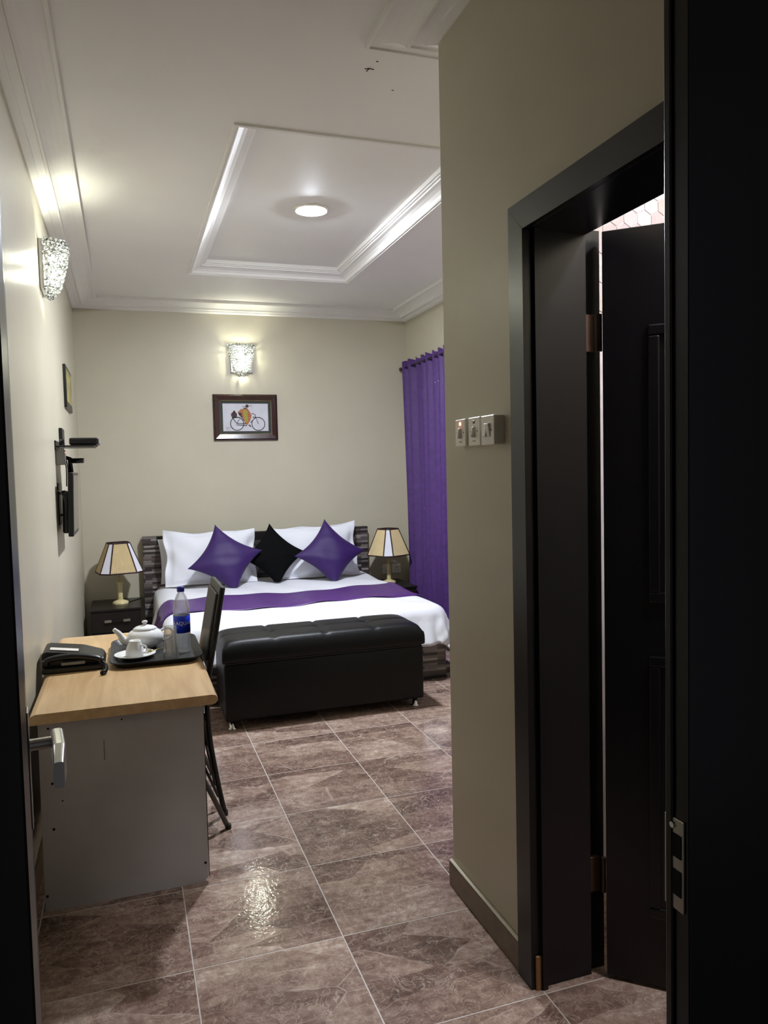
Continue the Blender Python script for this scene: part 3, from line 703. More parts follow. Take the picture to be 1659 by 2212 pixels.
def table_lamp(label, loc, rz):
    t = thing('table_lamp', label, 'table lamp', loc, rz, 'bedside table lamps')
    bm = B(); lathe(bm, [(0, 0), (0.066, 0), (0.068, 0.010), (0.060, 0.022), (0.030, 0.032), (0.022, 0.036), (0, 0.036)], n=8); sharp(link('base', bm, ALAB, t, True, world=False), 50)
    bm = B(); lathe(bm, [(0, 0.034), (0.021, 0.034), (0.021, 0.09), (0.0195, 0.10), (0.0215, 0.16), (0.023, 0.168), (0.023, 0.176), (0, 0.176)], n=8); link('column', bm, ALAB, t, world=False)
    bm = B(); lathe(bm, [(0, 0.174), (0.030, 0.176), (0.031, 0.183), (0.012, 0.188), (0.012, 0.24), (0, 0.24)], n=20); link('collar', bm, ALAB, t, True, world=False)
    # shade: octagon with four wide pleated sides and four narrow plain corners
    z0, z1 = 0.272, 0.515; s0, s1 = 0.172, 0.082; c0, c1 = 0.048, 0.020
    def ringpts(s_, c): return [(s_, -s_+c), (s_, s_-c), (s_-c, s_), (-s_+c, s_), (-s_, s_-c), (-s_, -s_+c), (-s_+c, -s_), (s_-c, -s_)]
    lo, hi = ringpts(s0, c0*1.35), ringpts(s1, c1*1.35)
    for k in range(8):
        a0, a1 = Vector((*lo[k], z0)), Vector((*lo[(k+1) % 8], z0)); b0, b1 = Vector((*hi[k], z1)), Vector((*hi[(k+1) % 8], z1))
        nrm = (a1-a0).cross(b0-a0).normalized(); 
        if nrm.xy.dot(a0.xy+a1.xy) < 0: nrm = -nrm
        wide = k % 2 == 0; n = 28 if wide else 2
        bm = B(); bot = []; tp = []
        for i in range(n+1):
            q = i/n; off = nrm*(0.0028*(1 if i % 2 else -1) if wide else 0)
            bot.append(bm.verts.new(a0.lerp(a1, q)+off)); tp.append(bm.verts.new(b0.lerp(b1, q)+off*0.6))
        for i in range(n): bm.faces.new([bot[i], bot[i+1], tp[i+1], tp[i]])
        o = link('shade_panel', bm, BEIGEF if wide else WHITEF, t, world=False)
        md = o.modifiers.new('t', 'SOLIDIFY'); md.thickness = 0.0015; md.offset = 0
        bm = B(); tube(bm, [a0, b0], 0.0058, 6); link('trim_rib', bm, TRIMF, t, world=False)
    for ring, z in ((lo, z0), (hi, z1)):
        bm = B(); tube(bm, [(x, y, z) for x, y in ring], 0.0062, 6, closed=True); link('trim_band', bm, TRIMF, t, world=False)
    bm = B(); tube(bm, [(s1, 0, z1-0.01), (-s1, 0, z1-0.01)], 0.002, 6); tube(bm, [(0, s1, z1-0.01), (0, -s1, z1-0.01)], 0.002, 6); link('spider', bm, STEEL, t, world=False)
    bm = B(); ball(bm, (0, 0, 0.29), 0.028, (1, 1, 1.3)); link('bulb', bm, WHITEF, t, True, world=False)
    bm = B(); cyl(bm, (0, 0, 0.37), 0.004, 0.27, n=8); link('rod', bm, STEEL, t, world=False)
    return t
table_lamp('unlit table lamp with beige pleated shade on the left bedside cabinet', (-0.078, 6.76, 0.414), 0.20)
table_lamp('unlit table lamp with beige pleated shade beside the purple curtain', (2.330, 6.79, 0.414), 0.45)
bm = B(); tube(bm, spline([(-0.02, 6.80, 0.417), (0.03, 6.86, 0.417), (0.07, 6.93, 0.417), (0.10, 6.985, 0.417)], 6), 0.003, 6)
solo('lamp_cord', bm, BLACK, 'thin black cord trailing from the left bedside lamp', 'cord', True)
# twin wall sockets behind the right lamp
def socket(label, x0, x1):
    t = thing('wall_socket', label, 'socket', ((x0+x1)/2, YB, 0.465), group='sockets behind the right lamp')
    bm = B(); box(bm, x0, x1, YB-0.012, YB, 0.468, 0.560, 0.004, 2); link('plate', bm, WHITEP, t)
    xc = (x0+x1)/2
    bm = B()
    for dx, z, w_, h_ in ((0, 0.525, 0.005, 0.012), (-0.014, 0.498, 0.009, 0.005), (0.014, 0.498, 0.009, 0.005)): box(bm, xc+dx-w_/2, xc+dx+w_/2, YB-0.0135, YB-0.0118, z-h_/2, z+h_/2)
    link('pin_slot', bm, HOLE, t)
    bm = B(); box(bm, xc+0.018, xc+0.034, YB-0.017, YB-0.012, 0.53, 0.552, 0.002, 1); link('rocker', bm, WHITEP, t)
socket('white wall socket left of the right lamp stem', 2.352, 2.444)
socket('white wall socket right of the right lamp stem', 2.450, 2.542)

# ------------------------------------------------------------------ curtain
def curtain():
    Y0, Y1, Z0, Z1 = 4.4, 6.965, 0.03, 2.505
    t = thing('curtain', 'long purple pleated curtain hanging on the right wall beside the bed', 'curtain', (2.565, 5.7, Z0))
    rnd = random.Random(11); nf = 19; knots = [0]
    for i in range(nf): knots.append(knots[-1]+rnd.uniform(0.75, 1.35))
    knots = [k/knots[-1] for k in knots]; amps = [rnd.uniform(0.45, 1.15) for _ in knots]
    def wave(s_, sharpness):
        for i in range(nf):
            if s_ <= knots[i+1] or i == nf-1:
                q = (s_-knots[i])/(knots[i+1]-knots[i]); return amps[i]*math.sin(2*PI*q-PI/2)
    nu, nv = nf*10, 36; bm = B(); V = []
    for j in range(nv+1):
        zz = j/nv; z = Z0+(Z1-Z0)*zz; row = []
        for i in range(nu+1):
            u = i/nu; y = Y0+(Y1-Y0)*u
            y -= 0.17*(1-zz)*max(0, (u-0.3)/0.7)**1.5
            x = 2.588-0.044*wave(u, 0)*(0.8+0.3*(1-zz))-0.008*math.sin(u*9+zz*2.5)*(1-zz)
            row.append(bm.verts.new((x, y+0.008*math.sin(zz*5+u*40)*(1-zz), z+(0.012*math.sin(u*nf*2*PI) if j == nv else 0))))
        V.append(row)
    for j in range(nv):
        for i in range(nu): bm.faces.new([V[j][i], V[j][i+1], V[j+1][i+1], V[j+1][i]])
    o = link('drape', bm, CURT, t, True); md = o.modifiers.new('t', 'SOLIDIFY'); md.thickness = 0.003; md.offset = 0
    bm = B()
    for _ in range(110):
        i = rnd.randrange(2, nu-2); j = rnd.randrange(1, nv); p = o.data.vertices[j*(nu+1)+i].co+world_origin(t)
        rr = bmesh.ops.create_icosphere(bm, subdivisions=1, radius=0.0035)
        for v in rr['verts']: v.co = Vector((v.co.x*0.5-0.003, v.co.y, v.co.z))+p
    s_ = link('sequins', bm, mat('silver sequin', srgb(230, 225, 240), rough=0.1, metal=1), t); s_['kind'] = 'stuff'
curtain()
cr = thing('curtain_rod', 'thin dark curtain rod with round end at the top of the purple curtain', 'curtain rod', (2.572, 5.7, 2.43))
bm = B(); cyl(bm, (2.572, 5.69, 2.453), 0.010, 2.60, 'Y', 14); link('rod', bm, BLACK, cr, True)
bm = B(); ball(bm, (2.572, 7.0, 2.453), 0.019); link('finial', bm, BRONZE, cr, True)
bm = B(); box(bm, 2.572, XR, 6.97, 6.985, 2.445, 2.461); link('bracket', bm, BLACK, cr)

# ------------------------------------------------------------------ pictures
pic = thing('framed_picture', 'dark framed picture of a figure on a bicycle, on the back wall', 'picture', (1.065, YB, 1.785))
def frame4(name, x0, x1, z0, z1, w_, y0, y1, m, parent, bev):
    for k, poly in enumerate(([(x0, z0), (x1, z0), (x1-w_, z0+w_), (x0+w_, z0+w_)], [(x1, z0), (x1, z1), (x1-w_, z1-w_), (x1-w_, z0+w_)], [(x1, z1), (x0, z1), (x0+w_, z1-w_), (x1-w_, z1-w_)], [(x0, z1), (x0, z0), (x0+w_, z0+w_), (x0+w_, z1-w_)])):
        bm = B(); a = [bm.verts.new((x, y1, z)) for x, z in poly]
        mid = [((poly[0][0]*0.72+poly[3][0]*0.28), (poly[0][1]*0.72+poly[3][1]*0.28)), ((poly[1][0]*0.72+poly[2][0]*0.28), (poly[1][1]*0.72+poly[2][1]*0.28))]
        md_ = [bm.verts.new((x, y0, z)) for x, z in mid]
        ib = [bm.verts.new((poly[2][0], y0+0.008, poly[2][1])), bm.verts.new((poly[3][0], y0+0.008, poly[3][1]))]
        o0 = [bm.verts.new((poly[0][0], y0+0.010, poly[0][1])), bm.verts.new((poly[1][0], y0+0.010, poly[1][1]))]
        bm.faces.new([o0[0], o0[1], md_[1], md_[0]]); bm.faces.new([md_[0], md_[1], ib[0], ib[1]])
        bm.faces.new([a[0], a[1], o0[1], o0[0]]); bm.faces.new([ib[1], ib[0], a[2], a[3]]); bm.faces.new(a)
        bm.faces.new([a[0], o0[0], md_[0], ib[1], a[3]]); bm.faces.new([a[1], o0[1], md_[1], ib[0], a[2]])
        link(name, bm, m, parent)
FR = mat('dark mahogany frame', srgb(52, 28, 26), rough=0.22, var=0.15, coat=0.4)
x0, x1, z0, z1 = 0.776, 1.358, 1.787, 2.203
frame4('frame_bar', x0, x1, z0, z1, 0.055, YB-0.030, YB-0.001, FR, pic, 0)
frame4('gilt_lip', x0+0.052, x1-0.052, z0+0.052, z1-0.052, 0.008, YB-0.024, YB-0.004, mat('gilt', srgb(176, 160, 120), rough=0.3, metal=0.8), pic, 0)
bm = B(); box(bm, x0+0.05, x1-0.05, YB-0.008, YB-0.002, z0+0.05, z1-0.05); link('mat_board', bm, mat('charcoal mount', srgb(46, 50, 50), rough=0.7), pic)
ax0, ax1, az0, az1 = x0+0.085, x1-0.085, z0+0.083, z1-0.083
bm = B(); box(bm, ax0, ax1, YB-0.011, YB-0.007, az0, az1); art = link('print_sheet', bm, mat('pale print paper', srgb(206, 206, 214), rough=0.5), pic)
def ap(u, v): return (ax0+(ax1-ax0)*u, YB-0.0125, az1-(az1-az0)*v)     # u right, v down, 0..1
INK = mat('ink', srgb(20, 18, 20), rough=0.6); TERRA = mat('terracotta print', srgb(172, 104, 66), rough=0.6, var=0.3, scale=90); OLIVE = mat('olive print', srgb(162, 150, 52), rough=0.6, var=0.35, scale=120); PLUM = mat('plum print', srgb(64, 26, 36), rough=0.6)
def stroke(pts, r, m, name='ink_line', closed=False):
    bm = B(); tube(bm, [ap(*p) for p in pts], r, 5, closed=closed); link(name, bm, m, art)
def blob(pts, m, name, dy=0.0):
    bm = B(); q = [ap(*p) for p in pts]
    a = [bm.verts.new((x, y-dy, z)) for x, y, z in q]; b = [bm.verts.new((x, y+0.002, z)) for x, y, z in q]
    bm.faces.new(a)
    for i in range(len(q)): bm.faces.new([a[i], a[(i+1) % len(q)], b[(i+1) % len(q)], b[i]])
    link(name, bm, m, art)
asp = (ax1-ax0)/(az1-az0)
def circ(u, v, r): return [(u+r*math.cos(2*PI*i/28), v+r*asp*math.sin(2*PI*i/28)) for i in range(28)]
stroke(circ(0.305, 0.73, 0.145), 0.0032, INK, 'wheel', True); stroke(circ(0.775, 0.74, 0.145), 0.0032, INK, 'wheel', True)
for pts in ([(0.20, 0.50), (0.30, 0.72), (0.50, 0.73)], [(0.30, 0.72), (0.38, 0.50), (0.20, 0.52)], [(0.29, 0.77), (0.52, 0.80)], [(0.60, 0.69), (0.72, 0.49), (0.775, 0.74)], [(0.72, 0.49), (0.71, 0.40), (0.66, 0.36), (0.63, 0.37)], [(0.40, 0.46), (0.46, 0.62)], [(0.65, 0.49), (0.72, 0.50)]):
    stroke(pts, 0.003, INK)
blob(circ(0.245, 0.41, 0.066), PLUM, 'calabash'); blob([(0.225, 0.26), (0.275, 0.26), (0.26, 0.35), (0.235, 0.35)], PLUM, 'calabash_neck')
blob([(0.33, 0.30), (0.40, 0.20), (0.46, 0.19), (0.54, 0.17), (0.58, 0.26), (0.63, 0.42), (0.61, 0.56), (0.56, 0.72), (0.52, 0.79), (0.47, 0.68), (0.44, 0.50), (0.36, 0.44)], TERRA, 'robe')
blob([(0.44, 0.24), (0.49, 0.22), (0.54, 0.26), (0.55, 0.48), (0.53, 0.70), (0.49, 0.68), (0.46, 0.48)], OLIVE, 'robe_stripe', 0.0006)
blob([(0.33, 0.33), (0.40, 0.34), (0.42, 0.42), (0.36, 0.43)], INK, 'robe_fold', 0.0006)
blob(circ(0.535, 0.09, 0.036), PLUM, 'head'); stroke([(0.43, 0.10), (0.53, 0.115), (0.64, 0.07)], 0.0016, PLUM, 'hat_brim')
blob([(0.45, 0.155), (0.52, 0.15), (0.53, 0.19), (0.46, 0.19)], PLUM, 'collar', 0.0006)
blob([(0.55, 0.78), (0.58, 0.76), (0.62, 0.84), (0.60, 0.85)], PLUM, 'shoe'); blob([(0.37, 0.45), (0.42, 0.44), (0.44, 0.47), (0.40, 0.48)], INK, 'saddle')
for v_, l in ((0.865, 0.11), (0.90, 0.075), (0.955, 0.09)): stroke([(0.06, v_), (0.06+l, v_)], 0.0009, INK, 'caption_line')
bm = B(); box(bm, x0+0.052, x1-0.052, YB-0.0152, YB-0.0145, z0+0.052, z1-0.052); link('glazing', bm, glass_material('picture glazing', (1, 1, 1), 0.02, 1.3, 0.99, 0.0), pic)
# picture on the left wall (seen edge on)
p2 = thing('framed_picture', 'flat dark edged picture with yellow green print on the left wall', 'picture', (XL, 5.86, 1.96))
bm = B(); box(bm, XL, XL+0.018, 5.57, 6.14, 1.962, 2.252, 0.003, 1); link('frame', bm, BLACK, p2)
bm = B(); box(bm, XL+0.0175, XL+0.0195, 5.60, 6.11, 2.005, 2.225); link('print_sheet', bm, mat('yellow green print', srgb(150, 140, 84), rough=0.4, var=0.7, scale=16), p2)

# ------------------------------------------------------------------ TV corner on the left wall
tv = thing('television', 'small black flat television on a bracket on the left wall', 'television', (XL, 4.8, 1.15))
Mt = Matrix.Translation((-0.283, 4.79, 1.34)) @ Matrix.Rotation(0.03, 4, 'Y')
bm = B(); box(bm, -0.022, 0.006, -0.24, 0.24, -0.178, 0.178, 0.004, 2); xf(bm, Mt); link('case', bm, BLACK, tv)
bm = B(); box(bm, -0.056, -0.018, -0.17, 0.17, -0.165, 0.07, 0.012, 2); xf(bm, Mt); link('rear_housing', bm, BLACK, tv)
bm = B(); box(bm, 0.0058, 0.0072, -0.222, 0.222, -0.155, 0.162); xf(bm, Mt); link('screen', bm, mat('grey screen', srgb(40, 42, 46), rough=0.12, var=0.02), tv)
bm = B(); box(bm, XL, XL+0.006, 4.70, 4.88, 1.22, 1.46); link('wall_plate', bm, BLACK, tv)
for z in (1.27, 1.40):
    bm = B(); tube(bm, [(XL+0.004, 4.76, z), (-0.335, 4.74, z+0.01), (-0.30, 4.78, z)], 0.008, 8); link('bracket_arm', bm, STEEL, tv)
bm = B()
tube(bm, spline([(-0.352, 4.50, 1.42), (-0.335, 4.50, 1.41), (-0.318, 4.52, 1.37), (-0.312, 4.56, 1.31), (-0.315, 4.6, 1.26)], 6), 0.004, 6); link('rear_cable', bm, BLACK, tv, True)
sh = thing('wall_shelf', 'small black glass shelf on the left wall above the television', 'shelf', (XL, 4.75, 1.66))
bm = B(); box(bm, XL+0.004, -0.158, 4.65, 4.98, 1.664, 1.672, 0.002, 1); link('shelf_plate', bm, BLACK, sh)
bm = B(); box(bm, XL, XL+0.008, 4.64, 5.0, 1.645, 1.70, 0.002, 1); link('back_rail', bm, BLACK, sh)
sb = thing('set_top_box', 'slim black set-top box resting on the wall shelf', 'set-top box', (-0.215, 4.83, 1.672))
bm = B(); box(bm, -0.294, -0.140, 4.70, 4.96, 1.676, 1.716, 0.008, 2); link('case', bm, BLACK, sb)
bm = B(); box(bm, -0.142, -0.132, 4.71, 4.95, 1.680, 1.712, 0.004, 2); link('front_panel', bm, GREYP, sb)
bm = B()
for x in (-0.28, -0.155):
    for y in (4.72, 4.94): cyl(bm, (x, y, 1.674), 0.006, 0.004, n=10)
link('rubber_foot', bm, BLACK, sb)
bm = B(); pts = []
for i in range(90):
    a = i*0.5; pts.append((-0.332+0.012*math.sin(a*0.7), 4.70+0.02*math.cos(a*0.43), 1.69+0.016*math.sin(a)+0.004*math.sin(a*2.3)))
tube(bm, pts, 0.0024, 5); solo('cable_bundle', bm, BLACK, 'tangle of black cables bunched on the shelf against the wall', 'cable', True)
bm = B(); box(bm, XL, XL+0.02, 4.98, 5.16, 1.69, 1.79, 0.006, 2)
solo('wall_plate', bm, BLACK, 'small dark upright plate on the wall just behind the set-top box', 'wall plate')
ad = thing('power_adapter', 'grey white plug adapter on the wall under the shelf', 'adapter', (XL, 4.72, 1.56))
bm = B(); box(bm, XL, -0.318, 4.66, 4.76, 1.563, 1.648, 0.004, 2); link('case', bm, GREYP, ad)
bm = B(); box(bm, -0.3185, -0.3165, 4.67, 4.75, 1.572, 1.640, 0.001, 1); link('face', bm, WHITEP, ad)
bm = B(); cyl(bm, (-0.3162, 4.69, 1.632), 0.004, 0.002, 'X', 10); link('pilot_lamp', bm, emis('pilot', (1, 0.15, 0.1, 1), 1.5), ad)
ar = thing('bracket_arm', 'stubby black arm with a pale round tip under the wall shelf', 'bracket', (XL, 4.86, 1.57))
bm = B(); tube(bm, [(-0.362, 4.87, 1.62), (-0.305, 4.87, 1.60), (-0.30, 4.87, 1.52)], 0.014, 10); link('elbow', bm, BLACK, ar, True)
bm = B(); cyl(bm, (-0.265, 4.87, 1.588), 0.015, 0.07, 'X', 16); link('barrel', bm, BLACK, ar, True)
bm = B(); cyl(bm, (-0.228, 4.87, 1.588), 0.014, 0.008, 'X', 16); link('tip', bm, WHITEP, ar, True)
for k, (yy, lab) in enumerate(((4.71, 'black cable dropping from the shelf to the television, nearer one'), (4.84, 'black cable dropping from the bracket arm to the television, farther one'))):
    bm = B(); tube(bm, spline([(-0.335, yy, 1.66), (-0.325, yy+0.01, 1.60), (-0.315, yy, 1.54), (-0.318, yy, 1.44)], 6), 0.0035, 6)
    solo('cable', bm, BLACK, lab, 'cable', True, 'cables to the television')

# ------------------------------------------------------------------ light switches on the bathroom wall
def switch(label, y0, y1, z0, z1, kind):
    t = thing('light_switch', label, 'switch', (XB, (y0+y1)/2, z0), group='switches on the bathroom wall')
    deep = 0.034 if kind == 'double' else 0.026
    bm = B(); box(bm, XB-deep+0.008, XB, y0+0.003, y1-0.003, z0+0.002, z1-0.002); link('back_box', bm, WHITEP, t)
    bm = B(); box(bm, XB-deep, XB-deep+0.010, y0, y1, z0, z1, 0.0035, 3); link('plate', bm, WHITEP, t)
    yc, zc, xs = (y0+y1)/2, (z0+z1)/2, XB-deep
    if kind == 'double':
        for dy, tilt in ((0.010, 0.16), (-0.010, -0.16)):
            bm = B(); box(bm, -0.006, 0.003, -0.0095, 0.0095, -0.020, 0.020, 0.0015, 1)
            xf(bm, Matrix.Translation((xs, yc+dy, zc)) @ Matrix.Rotation(tilt, 4, 'Y')); link('rocker', bm, WHITEP, t)
    else:
        bm = B(); box(bm, -0.010, 0.003, -0.007, 0.007, -0.017, 0.017, 0.005, 3)
        xf(bm, Matrix.Translation((xs, yc, zc-0.003)) @ Matrix.Rotation(0.2, 4, 'Y')); link('rocker', bm, WHITEP, t)
        bm = B(); box(bm, xs-0.0015, xs+0.001, yc-0.006, yc+0.006, zc+0.024, zc+0.034, 0.001, 1)
        link('indicator', bm, emis('red neon', (1.0, 0.10, 0.05, 1), 4.0) if kind == 'lit' else mat('dark indicator', srgb(70, 66, 60), rough=0.3), t)
        bm = B(); box(bm, xs-0.0006, xs+0.0006, yc-0.010, yc+0.010, zc-0.031, zc-0.028); link('printed_mark', bm, GREYP, t)
    for dy in (-0.024, 0.024):
        bm = B(); cyl(bm, (xs-0.0003, yc+dy, zc), 0.0028, 0.001, 'X', 10); link('screw', bm, GREYP, t)
switch('white switch with a glowing red indicator, leftmost of the three', 2.227, 2.305, 1.565, 1.652, 'lit')
switch('white switch with an unlit dark indicator, middle of the three', 2.122, 2.206, 1.564, 1.652, 'off')
switch('white double rocker switch nearest the black door casing', 2.012, 2.098, 1.562, 1.650, 'double')

# ------------------------------------------------------------------ desk
dk = thing('desk', 'beech topped desk with grey side panel against the left wall', 'desk', (-0.03, 3.4, 0))
bm = B(); poly = []
TZ1, TZ0 = 0.704, 0.668
prof = [(-0.338, TZ0), (0.262, TZ0), (0.276, TZ0+0.004), (0.284, TZ0+0.014), (0.284, TZ0+0.022), (0.276, TZ1-0.003), (0.262, TZ1), (-0.318, TZ1), (-0.332, TZ1-0.006), (-0.338, TZ1-0.014)]
a = [bm.verts.new((x, 2.755, z)) for x, z in prof]; b = [bm.verts.new((x, 4.02, z)) for x, z in prof]
bm.faces.new(a); bm.faces.new(b)
for i in range(len(prof)): bm.faces.new([a[i], a[(i+1) % len(prof)], b[(i+1) % len(prof)], b[i]])
link('desktop', bm, BEECH, dk)
bm = B(); quadpts = [(-0.320, 0.0), (0.214, 0.0), (0.232, 0.02), (0.234, TZ0), (-0.316, TZ0)]
a = [bm.verts.new((x, 2.795, z)) for x, z in quadpts]; b = [bm.verts.new((x, 2.813, z)) for x, z in quadpts]
bm.faces.new(a); bm.faces.new(b)
for i in range(5): bm.faces.new([a[i], a[(i+1) % 5], b[(i+1) % 5], b[i]])
sp1 = link('side_panel', bm, PANEL, dk)
bm = B(); box(bm, -0.318, 0.234, 3.965, 3.983, 0, TZ0); link('side_panel', bm, PANEL, dk)
bm = B(); box(bm, -0.318, -0.300, 2.813, 3.965, 0.18, TZ0); link('back_panel', bm, PANEL, dk)
bm = B(); box(bm, 0.2342, 0.2358, 2.795, 2.813, 0.02, TZ0); link('edge_band', bm, mat('brown edge band', srgb(78, 48, 36), rough=0.5), sp1)
for x, z, r in ((-0.284, 0.640, 0.004), (-0.279, 0.447, 0.0045), (-0.281, 0.287, 0.0048), (-0.046, 0.642, 0.003), (-0.249, 0.382, 0.0028), (-0.31, 0.60, 0.003), (-0.312, 0.055, 0.005), (0.222, 0.072, 0.005)):
    bm = B(); cyl(bm, (x, 2.7948, z), r, 0.0012, 'Y', 10); link('screw_hole', bm, HOLE, sp1)
bm = B(); box(bm, -0.1085, -0.1065, 2.7942, 2.796, 0.505, 0.575); link('scratch', bm, mat('scratch', srgb(70, 68, 66), rough=0.6), sp1)

# ------------------------------------------------------------------ things on the desk
DT = TZ1
TCX, TCY = 0.100, 3.505
def tray():
    t = thing('serving_tray', 'black plastic serving tray on the beech desk', 'tray', (TCX, TCY, DT))
    bm = B(); rings = []
    for ins, z in ((0.035, 0.0), (0.028, 0.0015), (0.004, 0.022), (0.0, 0.023), (0.002, 0.026), (0.008, 0.024), (0.032, 0.006), (0.038, 0.005)):
        r = max(0.02, 0.075-ins)
        rings.append([bm.verts.new((x, y, DT+z)) for x, y in rrect(-0.092+ins, 0.286-ins, 3.245+ins, 3.765-ins, r, 8)])
    n = len(rings[0])
    for p, q in zip(rings, rings[1:]):
        for i in range(n): bm.faces.new([p[i], p[(i+1) % n], q[(i+1) % n], q[i]])
    bm.faces.new(rings[0]); bm.faces.new(rings[-1])
    link('dish', bm, mat('matt black tray', srgb(26, 27, 30), rough=0.38, var=0.1, bump=0.1, bscale=200), t)
tray()
TB = DT+0.0055
tp = thing('teapot', 'white porcelain teapot with lid at the back of the black tray', 'teapot', (0.058, 3.625, TB))
c = (0.058, 3.625, TB)
bm = B(); lathe(bm, [(0, 0), (0.045, 0), (0.048, 0.004), (0.070, 0.018), (0.082, 0.038), (0.081, 0.056), (0.068, 0.074), (0.050, 0.084), (0.046, 0.086), (0, 0.086)], c, 40); link('body', bm, PORC, tp, True)
bm = B(); lathe(bm, [(0, 0.084), (0.052, 0.085), (0.052, 0.088), (0.040, 0.095), (0.018, 0.101), (0.006, 0.103), (0.006, 0.108), (0.012, 0.113), (0.013, 0.118), (0.009, 0.122), (0, 0.123)], c, 32); link('lid', bm, PORC, tp, True)
bm = B(); q = spline([(c[0]-0.070, c[1]-0.005, TB+0.030), (c[0]-0.095, c[1]-0.008, TB+0.042), (c[0]-0.112, c[1]-0.010, TB+0.072), (c[0]-0.135, c[1]-0.012, TB+0.096)], 6)
tube(bm, q, 0.01, 14, radii=[0.024-0.0155*(i/(len(q)-1))**0.8 for i in range(len(q))]); link('spout', bm, PORC, tp, True)
bm = B(); tube(bm, spline([(c[0]+0.068, c[1]+0.004, TB+0.070), (c[0]+0.105, c[1]+0.006, TB+0.078), (c[0]+0.122, c[1]+0.006, TB+0.055), (c[0]+0.105, c[1]+0.005, TB+0.030), (c[0]+0.074, c[1]+0.004, TB+0.024)], 6), 0.006, 10); link('handle', bm, PORC, tp, True)
bm = B(); lathe(bm, [(0, 0), (0.044, 0), (0.05, 0.003), (0.082, 0.014), (0.087, 0.018), (0.084, 0.0185), (0.05, 0.008), (0, 0.006)], (0.010, 3.435, TB), 40)
solo('saucer', bm, PORC, 'white porcelain saucer under the upturned teacup', 'saucer', True)
cu = thing('teacup', 'white porcelain teacup standing upside down on its saucer', 'cup', (0.010, 3.435, TB+0.008))
c = (0.010, 3.435, TB+0.0085)
bm = B(); lathe(bm, [(0.0405, 0.0), (0.041, 0.006), (0.038, 0.024), (0.031, 0.046), (0.0245, 0.060), (0.024, 0.066), (0.020, 0.066), (0.019, 0.062), (0, 0.062), (0, 0.058), (0.022, 0.056), (0.035, 0.022), (0.0385, 0.0), (0.0405, 0.0)], c, 36); link('bowl', bm, PORC, cu, True)
bm = B(); hd = Vector((0.80, -0.60, 0)); P_ = lambda r, z: Vector(c)+hd*r+Vector((0, 0, z))
tube(bm, spline([P_(0.036, 0.014), P_(0.054, 0.016), P_(0.060, 0.030), P_(0.052, 0.044), P_(0.030, 0.046)], 6), 0.0042, 8); link('handle', bm, PORC, cu, True)
bm = B(); sp0 = spline([(0.085, 3.475, TB+0.010), (0.11, 3.50, TB+0.012), (0.145, 3.53, TB+0.006)], 6); tube(bm, sp0, 0.0025, 8); ball(bm, (0.072, 3.463, TB+0.019), 0.014, (1.3, 0.9, 0.25), 12, 8)
solo('teaspoon', bm, mat('brass spoon', srgb(196, 176, 120), rough=0.2, metal=1), 'golden teaspoon lying by the saucer', 'spoon', True)
bm = B(); n = 20
def facet(r, i): return r*(1.0 if i % 2 else 0.955)
rings = []
for r, z, flat in ((0.0335, 0.0, 0), (0.0335, 0.020, 0), (0.0325, 0.028, 1), (0.0275, 0.128, 1), (0.0255, 0.140, 0), (0.022, 0.141, 0)):
    rings.append([bm.verts.new((0.155+(facet(r, i) if flat else r)*math.cos(2*PI*i/n), 3.345+(facet(r, i) if flat else r)*math.sin(2*PI*i/n), TB+z)) for i in range(n)])
for r, z in ((0.0205, 0.128), (0.024, 0.122), (0.0300, 0.028), (0.0318, 0.0)):
    rings.append([bm.verts.new((0.155+r*math.cos(2*PI*i/n), 3.345+r*math.sin(2*PI*i/n), TB+z)) for i in range(n)])
for p, q in zip(rings, rings[1:]):
    for i in range(n): bm.faces.new([p[i], p[(i+1) % n], q[(i+1) % n], q[i]])
for i in range(n): bm.faces.new([rings[-1][i], rings[-1][(i+1) % n], rings[0][(i+1) % n], rings[0][i]])
cc = bm.verts.new((0.155, 3.345, TB+0.140)); cd = bm.verts.new((0.155, 3.345, TB+0.129))
for i in range(n): bm.faces.new([rings[5][i], rings[5][(i+1) % n], cc]); bm.faces.new([rings[6][i], rings[6][(i+1) % n], cd])
solo('drinking_glass', bm, GLASS, 'clear fluted drinking glass upside down on the tray beside the bottle', 'glass')
# bottle
bt = thing('water_bottle', 'clear plastic water bottle with blue cap and blue label on the tray', 'bottle', (0.212, 3.462, TB))
c = (0.212, 3.462, TB)
prof = [(0, 0.004), (0.012, 0.003), (0.030, 0.0), (0.0355, 0.006)]
z = 0.012
while z < 0.075: prof += [(0.0360, z), (0.0338, z+0.006)]; z += 0.013
prof += [(0.0362, 0.082), (0.0358, 0.086), (0.0358, 0.165), (0.0362, 0.170), (0.0345, 0.176), (0.0362, 0.184), (0.036, 0.195), (0.032, 0.218), (0.024, 0.243), (0.0165, 0.258), (0.0130, 0.264), (0.0130, 0.272), (0, 0.272)]
bm = B(); lathe(bm, prof, c, 32); link('body', bm, PET, bt, True)
bm = B(); lathe(bm, [(0, 0.006), (0.0335, 0.008), (0.0335, 0.145), (0, 0.145)], c, 28); link('water', bm, glass_material('water', (0.98, 0.99, 1.0), 0.0, 1.1, 0.98, 0.03), bt, True)
bm = B(); lathe(bm, [(0, 0.268), (0.0158, 0.268), (0.0162, 0.272), (0.0160, 0.288), (0.0145, 0.290), (0, 0.290)], c, 24); link('cap', bm, BLUECAP, bt, True)
bm = B(); lathe(bm, [(0.0362, 0.088), (0.0365, 0.088), (0.0365, 0.164), (0.0362, 0.164)], c, 40); lb = link('label_band', bm, LABELB, bt, True)
